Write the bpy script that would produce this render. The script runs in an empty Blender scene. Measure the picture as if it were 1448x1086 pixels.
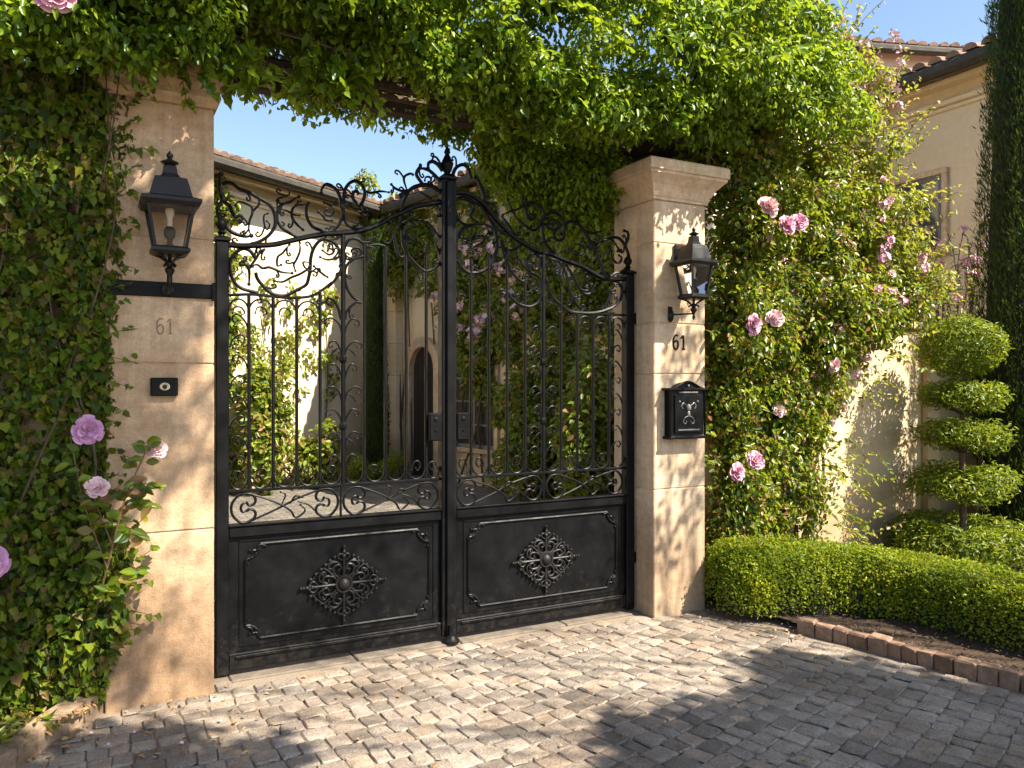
import bpy, bmesh, math, random
import numpy as np
from mathutils import Vector, Matrix
random.seed(7)
rng = np.random.default_rng(11)
scene = bpy.context.scene
COL = scene.collection
PI = math.pi
WLOC = {}

# ------------------------------------------------------------------ objects
def register(o, loc, parent=None):
    COL.objects.link(o)
    WLOC[o.name] = Vector(loc)
    if parent is not None:
        o.parent = parent
        o.location = Vector(loc) - WLOC[parent.name]
    else:
        o.location = loc
    return o

def tag(o, label=None, cat=None, group=None, kind=None):
    if label: o['label'] = label
    if cat: o['category'] = cat
    if group: o['group'] = group
    if kind: o['kind'] = kind
    return o

def thing(name, loc, label, cat, group=None):
    o = bpy.data.objects.new(name, None)
    o.empty_display_size = 0.1
    register(o, loc)
    return tag(o, label, cat, group)

class MB:
    """collects shapes given in world metres; build() links them as one mesh object"""
    def __init__(self):
        self.v = []; self.f = []
    def add(self, vs, fs):
        b = len(self.v)
        self.v.extend([tuple(p) for p in vs])
        self.f.extend([tuple(i + b for i in f) for f in fs])
        return self
    def box(self, x0, x1, y0, y1, z0, z1, c=0.0, M=None):
        if c <= 0:
            vs = [(x, y, z) for x in (x0, x1) for y in (y0, y1) for z in (z0, z1)]
            fs = [(0,1,3,2),(4,6,7,5),(0,4,5,1),(2,3,7,6),(0,2,6,4),(1,5,7,3)]
        else:
            bm_v = []; idx = {}
            for ix, x in ((0, x0), (1, x1)):
                for iy, y in ((0, y0), (1, y1)):
                    for iz, z in ((0, z0), (1, z1)):
                        sx = c if ix == 0 else -c; sy = c if iy == 0 else -c; sz = c if iz == 0 else -c
                        for a, p in enumerate(((x, y+sy, z+sz), (x+sx, y, z+sz), (x+sx, y+sy, z))):
                            idx[(ix, iy, iz, a)] = len(bm_v); bm_v.append(p)
            vs = bm_v; fs = []
            g = lambda *k: idx[k]
            for s in (0, 1):
                f = [g(s,0,0,0), g(s,1,0,0), g(s,1,1,0), g(s,0,1,0)]; fs.append(f if s else f[::-1])
                f = [g(0,s,0,1), g(0,s,1,1), g(1,s,1,1), g(1,s,0,1)]; fs.append(f if s else f[::-1])
                f = [g(0,0,s,2), g(1,0,s,2), g(1,1,s,2), g(0,1,s,2)]; fs.append(f if s else f[::-1])
            for a in (0, 1):
                for b in (0, 1):
                    e = 1 if a == b else 0
                    f = [g(a,b,0,0), g(a,b,1,0), g(a,b,1,1), g(a,b,0,1)]; fs.append(f if e else f[::-1])
                    f = [g(0,a,b,1), g(1,a,b,1), g(1,a,b,2), g(0,a,b,2)]; fs.append(f[::-1] if not e else f)
                    f = [g(a,0,b,0), g(a,1,b,0), g(a,1,b,2), g(a,0,b,2)]; fs.append(f[::-1] if e else f)
            for ix in (0,1):
                for iy in (0,1):
                    for iz in (0,1):
                        f = [g(ix,iy,iz,0), g(ix,iy,iz,1), g(ix,iy,iz,2)]
                        fs.append(f if (ix+iy+iz) % 2 == 1 else f[::-1])
        if M is not None: vs = [M @ Vector(p) for p in vs]
        return self.add(vs, fs)
    def tube(self, pts, r, n=6, caps=True, up=(0, 1, 0), flat=1.0):
        pts = [Vector(p) for p in pts]
        rs = r if isinstance(r, (list, tuple)) else [r]*len(pts)
        vs = []; fs = []; N = len(pts)
        prev = None
        for i, p in enumerate(pts):
            t = (pts[min(i+1, N-1)] - pts[max(i-1, 0)])
            if t.length < 1e-9: t = Vector((0, 0, 1))
            t.normalize()
            u = Vector(up) if prev is None else prev
            b = t.cross(u)
            if b.length < 1e-4: b = t.cross(Vector((1, 0.3, 0.1)))
            b.normalize(); u = b.cross(t).normalized(); prev = u
            for k in range(n):
                a = 2*PI*(k + .5)/n
                vs.append(p + b*math.cos(a)*rs[i] + u*math.sin(a)*rs[i]*flat)
        for i in range(N-1):
            for k in range(n):
                fs.append((i*n+k, i*n+(k+1) % n, (i+1)*n+(k+1) % n, (i+1)*n+k))
        if caps:
            fs.append(tuple(range(n))[::-1]); fs.append(tuple(range((N-1)*n, N*n)))
        return self.add(vs, fs)
    def lathe(self, prof, c, n=16, axis='z', rot=0.0, sx=1, sy=1):
        vs = []; fs = []
        for (r, h) in prof:
            for k in range(n):
                a = 2*PI*k/n + rot
                if axis == 'z': vs.append((c[0]+r*math.cos(a)*sx, c[1]+r*math.sin(a)*sy, c[2]+h))
                else: vs.append((c[0]+r*math.cos(a)*sx, c[1]-h, c[2]+r*math.sin(a)*sy))
        for i in range(len(prof)-1):
            for k in range(n):
                fs.append((i*n+k, i*n+(k+1) % n, (i+1)*n+(k+1) % n, (i+1)*n+k))
        fs.append(tuple(range(n))[::-1]); fs.append(tuple(range((len(prof)-1)*n, len(prof)*n)))
        return self.add(vs, fs)
    def sqlathe(self, x0, x1, y0, y1, prof):
        vs = []; fs = []
        for (o, z) in prof:
            vs += [(x0-o, y0-o, z), (x1+o, y0-o, z), (x1+o, y1+o, z), (x0-o, y1+o, z)]
        for i in range(len(prof)-1):
            for k in range(4):
                fs.append((i*4+k, i*4+(k+1) % 4, (i+1)*4+(k+1) % 4, (i+1)*4+k))
        fs.append((3, 2, 1, 0)); b = (len(prof)-1)*4; fs.append((b, b+1, b+2, b+3))
        return self.add(vs, fs)
    def blob(self, c, r, n=8, m=5):
        if not hasattr(r, '__len__'): r = (r, r, r)
        vs = [(c[0], c[1], c[2]-r[2])]; fs = []
        for i in range(1, m):
            a = PI*i/m
            for k in range(n):
                b = 2*PI*k/n
                vs.append((c[0]+r[0]*math.sin(a)*math.cos(b), c[1]+r[1]*math.sin(a)*math.sin(b), c[2]-r[2]*math.cos(a)))
        vs.append((c[0], c[1], c[2]+r[2]))
        for k in range(n): fs.append((0, 1+(k+1) % n, 1+k))
        for i in range(m-2):
            for k in range(n):
                fs.append((1+i*n+k, 1+i*n+(k+1) % n, 1+(i+1)*n+(k+1) % n, 1+(i+1)*n+k))
        L = len(vs)-1
        for k in range(n): fs.append((L, 1+(m-2)*n+k, 1+(m-2)*n+(k+1) % n))
        return self.add(vs, fs)
    def quad(self, a, b, c, d): return self.add([a, b, c, d], [(0, 1, 2, 3)])
    def build(self, name, mat, parent=None, loc=None, smooth=False):
        if loc is None:
            loc = WLOC[parent.name] if parent is not None else Vector((0, 0, 0))
        loc = Vector(loc)
        me = bpy.data.meshes.new(name)
        me.from_pydata([(x-loc[0], y-loc[1], z-loc[2]) for x, y, z in self.v], [], self.f)
        me.materials.append(mat); me.update()
        bm = bmesh.new(); bm.from_mesh(me); bmesh.ops.recalc_face_normals(bm, faces=bm.faces); bm.to_mesh(me); bm.free()
        if smooth:
            me.polygons.foreach_set('use_smooth', [True]*len(me.polygons))
            me.set_sharp_from_angle(angle=math.radians(40))
        return register(bpy.data.objects.new(name, me), loc, parent)

def spline(pts, sub=5):
    P = [Vector(p) for p in pts]
    if len(P) < 3: return P
    Q = [P[0]*2-P[1]] + P + [P[-1]*2-P[-2]]
    out = []
    for i in range(1, len(Q)-2):
        a, b, c, d = Q[i-1], Q[i], Q[i+1], Q[i+2]
        for s in range(sub):
            t = s/sub
            out.append(0.5*((2*b) + (c-a)*t + (2*a-5*b+4*c-d)*t*t + (3*b-a-3*c+d)*t**3))
    out.append(P[-1])
    return out

def iron_curve(mb, pts2, r, taper, y, sub=5, n=6, flat=1.0):
    P = spline([(x, 0, z) for x, z in pts2], sub)
    P = [Vector((p.x, y, p.z)) for p in P]
    N = len(P); rs = []
    for i in range(N):
        t = i/(N-1); k = 1.0
        if taper in (1, 2): k = min(k, .55+.45*min(1, t/.3))
        if taper in (1, 3): k = min(k, .55+.45*min(1, (1-t)/.3))
        rs.append(r*k)
    mb.tube(P, rs, n, flat=flat)
    for e, i in ((2, 0), (3, N-1)):
        if taper in (1, e): mb.blob(P[i], r*1.15, 6, 4)

# ------------------------------------------------------------------ materials
def newmat(name):
    m = bpy.data.materials.new(name); m.use_nodes = True
    nt = m.node_tree; nt.nodes.clear()
    out = nt.nodes.new('ShaderNodeOutputMaterial')
    return m, nt, out
def N(nt, t, **kw):
    n = nt.nodes.new(t)
    for k, v in kw.items():
        if k.startswith('i_'): n.inputs[k[2:].replace('_', ' ')].default_value = v
        else: setattr(n, k, v)
    return n
def ramp(nt, src, stops, mode='LINEAR'):
    r = nt.nodes.new('ShaderNodeValToRGB'); cr = r.color_ramp; cr.interpolation = mode
    while len(cr.elements) < len(stops): cr.elements.new(0.5)
    for e, (p, c) in zip(cr.elements, stops):
        e.position = p; e.color = (c[0], c[1], c[2], 1)
    nt.links.new(src, r.inputs[0]); return r.outputs[0]
def noise(nt, scale, detail=6, rough=.6, vec=None, dist=0.0):
    n = N(nt, 'ShaderNodeTexNoise'); n.inputs['Scale'].default_value = scale
    n.inputs['Detail'].default_value = detail; n.inputs['Roughness'].default_value = rough
    n.inputs['Distortion'].default_value = dist
    if vec is not None: nt.links.new(vec, n.inputs['Vector'])
    return n.outputs['Fac']
def wpos(nt): return N(nt, 'ShaderNodeNewGeometry').outputs['Position']
def mixc(nt, a, b, fac, mode='MIX'):
    m = N(nt, 'ShaderNodeMix', data_type='RGBA', blend_type=mode)
    for s, v in ((m.inputs[6], a), (m.inputs[7], b), (m.inputs[0], fac)):
        if hasattr(v, 'is_output'): nt.links.new(v, s)
        elif isinstance(v, (int, float)): s.default_value = v
        else: s.default_value = (*v, 1)
    return m.outputs[2]
def bump(nt, h, strength, dist):
    b = N(nt, 'ShaderNodeBump'); b.inputs['Strength'].default_value = strength; b.inputs['Distance'].default_value = dist
    nt.links.new(h, b.inputs['Height']); return b.outputs[0]
def principled(nt, out, col, rough=.7, normal=None, spec=.5, metal=0.0):
    p = N(nt, 'ShaderNodeBsdfPrincipled')
    for k, v in (('Base Color', col), ('Roughness', rough)):
        if hasattr(v, 'is_output'): nt.links.new(v, p.inputs[k])
        elif isinstance(v, (int, float)): p.inputs[k].default_value = v
        else: p.inputs[k].default_value = (*v, 1)
    p.inputs['Specular IOR Level'].default_value = spec; p.inputs['Metallic'].default_value = metal
    if normal is not None: nt.links.new(normal, p.inputs['Normal'])
    nt.links.new(p.outputs[0], out.inputs[0]); return p

def mat_stone(name, c0, c1, c2, scale=1.0, bstr=.5, soft=1.0):
    m, nt, out = newmat(name); pos = wpos(nt)
    a = noise(nt, 2.2*scale, 8, .65, pos, .4); b = noise(nt, 26*scale, 6, .7, pos); c = noise(nt, 160*scale, 3, .6, pos)
    col = ramp(nt, a, [(.3, c0), (.52, c1), (.72, c2)])
    col = mixc(nt, col, ramp(nt, b, [(.35, (.62, .58, .52)), (.62, (1.06, 1.04, 1.0))]), .5*soft, 'MULTIPLY')
    col = mixc(nt, col, ramp(nt, c, [(.38, (.75, .72, .68)), (.55, (1, 1, 1))]), .45*soft, 'MULTIPLY')
    # horizontal veining and rain streaks of the stone itself
    mp = N(nt, 'ShaderNodeMapping'); mp.inputs['Scale'].default_value = (3, 3, 22); nt.links.new(pos, mp.inputs[0])
    v = noise(nt, 1.0, 5, .6, mp.outputs[0])
    col = mixc(nt, col, ramp(nt, v, [(.42, (.80, .74, .66)), (.55, (1, 1, 1))]), .35*soft, 'MULTIPLY')
    # faint rain streaks, and each block its own tone
    ms = N(nt, 'ShaderNodeMapping'); ms.inputs['Scale'].default_value = (16, 16, 1.1); nt.links.new(pos, ms.inputs[0])
    col = mixc(nt, col, ramp(nt, noise(nt, 1.0, 5, .65, ms.outputs[0]), [(.40, (.70, .66, .61)), (.56, (1, 1, 1))]), .45*soft*soft, 'MULTIPLY')
    gi = N(nt, 'ShaderNodeNewGeometry')
    col = mixc(nt, col, ramp(nt, gi.outputs['Random Per Island'], [(0, (.90, .88, .86)), (1, (1.05, 1.04, 1.02))]), 1.0, 'MULTIPLY')
    # damp dirt rising from the ground
    sx = N(nt, 'ShaderNodeSeparateXYZ'); nt.links.new(pos, sx.inputs[0])
    mad = N(nt, 'ShaderNodeMath', operation='MULTIPLY_ADD'); nt.links.new(a, mad.inputs[0]); mad.inputs[1].default_value = -.9
    nt.links.new(sx.outputs['Z'], mad.inputs[2])
    col = mixc(nt, col, ramp(nt, mad.outputs[0], [(.0, (.5, .45, .40)), (.3, (1, 1, 1))]), .7, 'MULTIPLY')
    h = N(nt, 'ShaderNodeMath', operation='ADD'); nt.links.new(b, h.inputs[0]); nt.links.new(c, h.inputs[1])
    principled(nt, out, col, .85, bump(nt, h.outputs[0], bstr, .006), .3)
    return m

def mat_iron(name, base=(.003, .003, .0033), rough=.42, spec=.14):
    m, nt, out = newmat(name); pos = wpos(nt)
    a = noise(nt, 9, 5, .6, pos); b = noise(nt, 130, 3, .6, pos)
    col = ramp(nt, a, [(.35, base), (.6, tuple(x*1.5 for x in base)), (.8, tuple(x*2.2+.001 for x in base))])
    # road dust and a little rust low down, drifting with a noise of its own
    sx = N(nt, 'ShaderNodeSeparateXYZ'); nt.links.new(pos, sx.inputs[0]); d = noise(nt, 22, 7, .7, pos)
    md = N(nt, 'ShaderNodeMath', operation='MULTIPLY_ADD'); nt.links.new(sx.outputs['Z'], md.inputs[0]); md.inputs[1].default_value = .55; nt.links.new(d, md.inputs[2])
    col = mixc(nt, (.026, .021, .017), col, ramp(nt, md.outputs[0], [(.38, (.35, .35, .35)), (.58, (1, 1, 1))]))
    r = ramp(nt, a, [(.3, (rough-.1,)*3), (.7, (rough+.16,)*3)])
    h = N(nt, 'ShaderNodeMath', operation='ADD'); nt.links.new(a, h.inputs[0]); nt.links.new(b, h.inputs[1])
    principled(nt, out, col, r, bump(nt, h.outputs[0], .25, .002), spec)
    return m

def mat_foliage(name, cols, rough=.42, transl=.32, tcol=(.30, .42, .05), spec=.5, patch=3.0):
    m, nt, out = newmat(name)
    g = N(nt, 'ShaderNodeNewGeometry')
    n = len(cols)
    col = ramp(nt, g.outputs['Random Per Island'], [((i+.5)/n, c) for i, c in enumerate(cols)])
    pn = noise(nt, patch, 3, .6, g.outputs['Position'])
    col = mixc(nt, col, ramp(nt, pn, [(.35, (.72, .82, .75)), (.65, (1.25, 1.12, .95))]), 1.0, 'MULTIPLY')
    p = N(nt, 'ShaderNodeBsdfPrincipled'); nt.links.new(col, p.inputs['Base Color'])
    p.inputs['Roughness'].default_value = rough; p.inputs['Specular IOR Level'].default_value = spec
    t = N(nt, 'ShaderNodeBsdfTranslucent')
    tc = mixc(nt, col, tcol, .5); nt.links.new(tc, t.inputs[0])
    mx = N(nt, 'ShaderNodeMixShader'); mx.inputs[0].default_value = transl
    nt.links.new(p.outputs[0], mx.inputs[1]); nt.links.new(t.outputs[0], mx.inputs[2]); nt.links.new(mx.outputs[0], out.inputs[0])
    return m

def mat_plain(name, c0, c1, scale=20, rough=.8, bstr=.4, spec=.3, island=False, bd=.004):
    m, nt, out = newmat(name); pos = wpos(nt)
    a = noise(nt, scale, 6, .65, pos)
    col = ramp(nt, a, [(.3, c0), (.7, c1)])
    if island:
        g = N(nt, 'ShaderNodeNewGeometry')
        col = mixc(nt, col, ramp(nt, g.outputs['Random Per Island'], island), .85, 'MULTIPLY')
    principled(nt, out, col, rough, bump(nt, a, bstr, bd), spec)
    return m

M = {}
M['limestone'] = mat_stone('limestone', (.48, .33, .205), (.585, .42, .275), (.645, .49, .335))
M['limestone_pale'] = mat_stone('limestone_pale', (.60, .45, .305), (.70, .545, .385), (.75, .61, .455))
M['stucco'] = mat_stone('stucco', (.56, .44, .26), (.66, .53, .34), (.72, .60, .42), .8, .3, soft=.55)
M['stucco_house'] = mat_stone('stucco_house', (.70, .58, .40), (.76, .64, .46), (.79, .68, .51), .5, .2, soft=.35)
M['stucco_pink'] = mat_stone('stucco_pink', (.62, .46, .36), (.68, .52, .42), (.71, .56, .46), .5, .2, soft=.35)
M['iron'] = mat_iron('painted_iron')
M['iron_lamp'] = mat_iron('lamp_iron', (.007, .0065, .006), .38, .3)
M['medallion'] = mat_iron('worn_cast_iron', (.010, .009, .0085), .46, .26)
M['brass'] = mat_plain('aged_brass', (.42, .34, .2), (.6, .52, .34), 60, .35, .2, .6)
M['pewter'] = mat_plain('pewter_relief', (.10, .095, .085), (.2, .19, .17), 60, .35, .3, .6)
M['wood'] = mat_plain('old_wood', (.025, .017, .011), (.06, .042, .028), 30, .85, .8)
M['bark'] = mat_plain('bark', (.05, .034, .022), (.12, .083, .052), 40, .9, 1.0)
M['twig'] = mat_plain('twig', (.10, .06, .035), (.22, .13, .075), 25, .85, .6)
M['soil'] = mat_plain('soil', (.03, .02, .013), (.085, .055, .035), 35, .95, 1.0, bd=.02)
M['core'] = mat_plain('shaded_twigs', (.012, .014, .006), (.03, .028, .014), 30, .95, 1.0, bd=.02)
M['sand'] = mat_plain('joint_sand', (.16, .125, .09), (.26, .21, .155), 90, .95, .8)
def mat_yard():
    m, nt, out = newmat('courtyard_pavers'); pos = wpos(nt)
    b = N(nt, 'ShaderNodeTexBrick'); nt.links.new(pos, b.inputs[0]); b.inputs['Scale'].default_value = 3.2
    b.inputs['Color1'].default_value = (.13, .118, .10, 1); b.inputs['Color2'].default_value = (.20, .18, .155, 1); b.inputs['Mortar'].default_value = (.05, .043, .035, 1); b.inputs['Mortar Size'].default_value = .02
    a = noise(nt, 3, 6, .65, pos)
    col = mixc(nt, b.outputs[0], ramp(nt, a, [(.35, (.6, .57, .54)), (.62, (1.1, 1.08, 1.05))]), .9, 'MULTIPLY')
    principled(nt, out, col, .9, bump(nt, a, .5, .006), .3); return m
M['yard'] = mat_yard()
M['slab'] = mat_plain('threshold_slab', (.09, .072, .055), (.17, .14, .11), 14, .85, .6)
M['brick'] = mat_plain('edging_brick', (.15, .10, .07), (.29, .195, .135), 22, .9, 1.0, island=[(0, (.62, .52, .45)), (.5, (1, .95, .9)), (1, (1.1, 1.0, .95))], bd=.012)
M['edgestone'] = mat_plain('edging_stone', (.17, .12, .08), (.34, .25, .17), 22, .9, 1.0, island=[(0, (.65, .58, .5)), (1, (1.05, 1.0, .95))], bd=.012)
M['tile'] = mat_plain('roof_tile', (.14, .095, .07), (.29, .205, .155), 12, .9, .6, island=[(0, (.5, .45, .42)), (.35, (.95, .85, .78)), (.7, (1.15, 1.1, 1.05)), (1, (.75, .6, .52))], bd=.01)
M['fascia'] = mat_plain('weathered_fascia', (.03, .026, .02), (.06, .052, .04), 8, .7, .3)
M['frame'] = mat_plain('window_frame_paint', (.10, .115, .12), (.16, .175, .18), 20, .5, .2)
M['cream'] = mat_plain('candle_tube', (.55, .5, .4), (.65, .6, .5), 30, .5, .1)
M['petal_pink'] = mat_plain('petal_pink', (.58, .25, .36), (.74, .44, .52), 30, .6, .1, island=[(0, (.85, .78, .8)), (.5, (1, 1, 1)), (1, (1.15, 1.2, 1.2))])
M['petal_mauve'] = mat_plain('petal_mauve', (.50, .23, .42), (.66, .38, .56), 30, .6, .1, island=[(0, (.8, .75, .8)), (1, (1.12, 1.1, 1.1))])
M['petal_pale'] = mat_plain('petal_pale', (.66, .42, .44), (.80, .60, .58), 30, .6, .1, island=[(0, (.88, .82, .84)), (1, (1.1, 1.1, 1.1))])
M['pollen'] = mat_plain('pollen', (.45, .32, .06), (.6, .45, .1), 90, .7, .4)
M['mulch'] = mat_plain('bark_chip', (.05, .032, .02), (.13, .085, .055), 30, .9, .5, island=[(0, (.5, .5, .5)), (1, (1.3, 1.2, 1.1))])
M['litter'] = mat_plain('dry_leaf', (.22, .13, .06), (.42, .27, .13), 20, .8, .4, island=[(0, (.5, .5, .5)), (1, (1.3, 1.2, 1))])

def mat_cobble():
    m, nt, out = newmat('cobble_granite'); g = N(nt, 'ShaderNodeNewGeometry'); pos = g.outputs['Position']
    col = ramp(nt, g.outputs['Random Per Island'], [(0, (.19, .165, .14)), (.2, (.33, .285, .24)), (.4, (.25, .222, .195)), (.6, (.39, .34, .29)), (.8, (.31, .265, .22)), (1, (.36, .29, .225))])
    a = noise(nt, 14, 8, .7, pos); b = noise(nt, 120, 5, .7, pos); c = noise(nt, 1.3, 4, .6, pos)
    col = mixc(nt, col, ramp(nt, a, [(.3, (.62, .58, .54)), (.6, (1.1, 1.08, 1.05))]), .8, 'MULTIPLY')
    col = mixc(nt, col, ramp(nt, b, [(.38, (.42, .40, .38)), (.56, (1.12, 1.11, 1.1))]), .75, 'MULTIPLY')
    col = mixc(nt, col, ramp(nt, c, [(.38, (.66, .61, .56)), (.58, (1.08, 1.07, 1.05))]), .9, 'MULTIPLY')
    h = N(nt, 'ShaderNodeMath', operation='ADD'); nt.links.new(a, h.inputs[0]); nt.links.new(b, h.inputs[1])
    h2 = N(nt, 'ShaderNodeMath', operation='ADD'); nt.links.new(h.outputs[0], h2.inputs[0]); nt.links.new(noise(nt, 42, 6, .7, pos), h2.inputs[1])
    principled(nt, out, col, .58, bump(nt, h2.outputs[0], .7, .010), .45)
    return m
M['cobble'] = mat_cobble()

def mat_glass(name, tint=(.9, .92, .9), gloss=.12):
    m, nt, out = newmat(name)
    t = N(nt, 'ShaderNodeBsdfTransparent'); t.inputs[0].default_value = (*tint, 1)
    s = N(nt, 'ShaderNodeBsdfGlossy'); s.inputs['Roughness'].default_value = .04
    fr = N(nt, 'ShaderNodeFresnel'); fr.inputs[0].default_value = 1.5
    ad = N(nt, 'ShaderNodeMath', operation='ADD'); nt.links.new(fr.outputs[0], ad.inputs[0]); ad.inputs[1].default_value = gloss-.04
    mx = N(nt, 'ShaderNodeMixShader'); nt.links.new(ad.outputs[0], mx.inputs[0])
    nt.links.new(t.outputs[0], mx.inputs[1]); nt.links.new(s.outputs[0], mx.inputs[2]); nt.links.new(mx.outputs[0], out.inputs[0])
    return m
M['glass'] = mat_glass('lamp_glass', (.93, .91, .86), .045)
def mat_pane():
    m, nt, out = newmat('dark_window_pane'); principled(nt, out, (.03, .045, .06), .08, None, .8); return m
M['pane'] = mat_pane()
M['pane_dark'] = mat_plain('dusty_dark_pane', (.012, .011, .010), (.03, .027, .024), 8, .45, .1, .3)

F = {}
F['ivy'] = mat_foliage('ivy_leaf', [(.016, .038, .003), (.04, .082, .004), (.075, .125, .006), (.115, .17, .008), (.05, .095, .005), (.16, .205, .012), (.09, .145, .006), (.20, .19, .02), (.03, .065, .004), (.15, .10, .035)], .48, .36, spec=.25)
F['arch'] = mat_foliage('arch_leaf', [(.03, .08, .004), (.078, .16, .006), (.125, .225, .009), (.22, .31, .014), (.095, .185, .007)], .36, .46, tcol=(.50, .60, .03), spec=.4)
F['rose'] = mat_foliage('rose_leaf', [(.022, .052, .005), (.055, .105, .007), (.115, .18, .009), (.21, .265, .014), (.13, .195, .010), (.24, .11, .05)], .34, .44, tcol=(.50, .56, .03), spec=.42)
F['rose_tip'] = mat_foliage('rose_young_leaf', [(.10, .16, .012), (.17, .23, .02), (.27, .30, .04), (.14, .20, .015), (.26, .15, .07)], .4, .5, (.6, .56, .06))
F['box'] = mat_foliage('box_leaf', [(.08, .14, .005), (.15, .225, .007), (.23, .30, .010), (.32, .38, .016), (.19, .26, .008), (.28, .34, .013), (.22, .19, .03)], .46, .42, tcol=(.42, .48, .03), spec=.3)
F['topiary'] = mat_foliage('topiary_leaf', [(.05, .09, .006), (.09, .145, .008), (.15, .20, .011), (.22, .26, .018)], .42, .38, tcol=(.42, .48, .03), spec=.35)
F['cypress'] = mat_foliage('cypress_scale', [(.010, .026, .005), (.018, .04, .007), (.03, .056, .009), (.045, .07, .012)], .6, .2, spec=.15)
F['yard'] = mat_foliage('courtyard_leaf', [(.06, .11, .010), (.12, .19, .014), (.19, .26, .02), (.27, .32, .035), (.22, .12, .06)], .4, .45, tcol=(.42, .48, .04))
F['shade'] = mat_foliage('plane_leaf', [(.05, .10, .015), (.08, .14, .02)], .45, .25)

# ------------------------------------------------------------------ leaves
def tmpl(half, fold=.18, tipdrop=.12):
    """half outline from base to tip (x>=0); returns verts, faces of a leaf folded along its midrib"""
    n = len(half)
    vs = []
    for x, y in half: vs.append((x, y, fold*x*1.4 - tipdrop*y*y))
    for x, y in half[1:-1]: vs.append((-x, y, fold*x*1.4 - tipdrop*y*y))
    L = list(range(n))
    Rr = [0] + list(range(n, n+n-2)) + [n-1]
    return np.array(vs), [L, Rr[::-1]]
T = {
 'ivy': tmpl([(0, 0), (.27, -.04), (.43, .14), (.34, .33), (.36, .56), (.17, .72), (0, 1)], .28, .3),
 'oval': tmpl([(0, 0), (.2, .18), (.29, .48), (.17, .8), (0, 1)], .3, .22),
 'lance': tmpl([(0, 0), (.15, .3), (.14, .6), (0, 1)], .3, .2),
 'box': tmpl([(0, 0), (.3, .42), (0, 1)], .3, .1),
 'blade': tmpl([(0, 0), (.1, .4), (0, 1)], .4, -.15),
 'round': tmpl([(0, 0), (.3, .05), (.45, .4), (.3, .78), (0, .95)], .2, .2),
}
def unit(a): return a/np.maximum(np.linalg.norm(a, axis=1, keepdims=True), 1e-9)
def leaf_mesh(name, C, Nn, D, S, kind, mat, parent=None, loc=None):
    C = np.asarray(C, float); n = len(C)
    tv, tf = T[kind]
    Nn = unit(Nn); D = unit(D - Nn*np.sum(D*Nn, 1, keepdims=True)); X = np.cross(D, Nn)
    S = np.broadcast_to(np.asarray(S, float), (n,))
    wv = rng.uniform(.82, 1.18, n)
    curl = rng.uniform(.3, 1.9, n)
    m = len(tv)
    V = (C[:, None, :] + S[:, None, None]*(X[:, None, :]*(tv[None, :, 0, None]*wv[:, None, None]) + D[:, None, :]*tv[None, :, 1, None]
         + Nn[:, None, :]*(tv[None, :, 2, None]*curl[:, None, None])))
    if loc is None: loc = WLOC[parent.name] if parent is not None else Vector((0, 0, 0))
    V = V.reshape(-1, 3) - np.array(loc)
    flat = np.array([i for f in tf for i in f]); ls = [len(f) for f in tf]
    idx = (np.arange(n)[:, None]*m + flat[None, :]).ravel()
    starts1 = np.cumsum([0]+ls[:-1]); per = sum(ls)
    starts = (np.arange(n)[:, None]*per + starts1[None, :]).ravel()
    me = bpy.data.meshes.new(name)
    me.vertices.add(len(V)); me.vertices.foreach_set('co', V.astype(np.float32).ravel())
    me.loops.add(len(idx)); me.loops.foreach_set('vertex_index', idx.astype(np.int32))
    me.polygons.add(len(starts)); me.polygons.foreach_set('loop_start', starts.astype(np.int32))
    me.update(calc_edges=True); me.materials.append(mat)
    return register(bpy.data.objects.new(name, me), loc, parent)

def rdir(n):
    return unit(rng.normal(size=(n, 3)))
_wv = rng.normal(size=(12, 3)); _ph = rng.uniform(0, 6.28, 12)
def fld(P, f=1.0, k=0):
    """smooth random field in about -1..1"""
    P = np.asarray(P, float); out = np.zeros(len(P))
    for i in range(6):
        w = _wv[(i+k) % 12]; out += np.sin(f*(1+.35*i)*(P @ w) + _ph[(i*2+k) % 12])/(1+.35*i)
    return out/2.6

def clump_leaves(clumps, density, front=(0, -.5, .5), droop=.6, jit=.5, shell=(.7, 1.05), fill=.12):
    """clumps: list of (centre, radii). returns C, N, D arrays on their outer shells"""
    Cs = []; Ns = []; Ds = []
    for c, r in clumps:
        r = np.array(r, float); area = 4*PI*((r[0]*r[1])**1.6/3+(r[0]*r[2])**1.6/3+(r[1]*r[2])**1.6/3)**(1/1.6)
        n = max(4, int(area*density))
        u = unit(rng.normal(size=(n, 3)) + np.array(front)*rng.uniform(0, 1.2, (n, 1)))
        k = rng.uniform(*shell, (n, 1)); inn = rng.random(n) < fill; k[inn] *= rng.uniform(.3, .9, (inn.sum(), 1))
        p = np.array(c) + u*r*k
        p += rng.normal(size=(n, 3))*.02
        Cs.append(p); Ns.append(unit(u*.8 + np.array((0, -.15, .45)) + rng.normal(size=(n, 3))*jit))
        Ds.append(unit(u*.5 + np.array((0, 0, -droop)) + rng.normal(size=(n, 3))*.45))
    return np.concatenate(Cs), np.concatenate(Ns), np.concatenate(Ds)

def in_poly(x, z, poly):
    inside = np.zeros(len(x), bool); n = len(poly); j = n-1
    for i in range(n):
        xi, zi = poly[i]; xj, zj = poly[j]
        c = ((zi > z) != (zj > z)) & (x < (xj-xi)*(z-zi)/((zj-zi) if zj != zi else 1e-9)+xi)
        inside ^= c; j = i
    return inside

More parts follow.
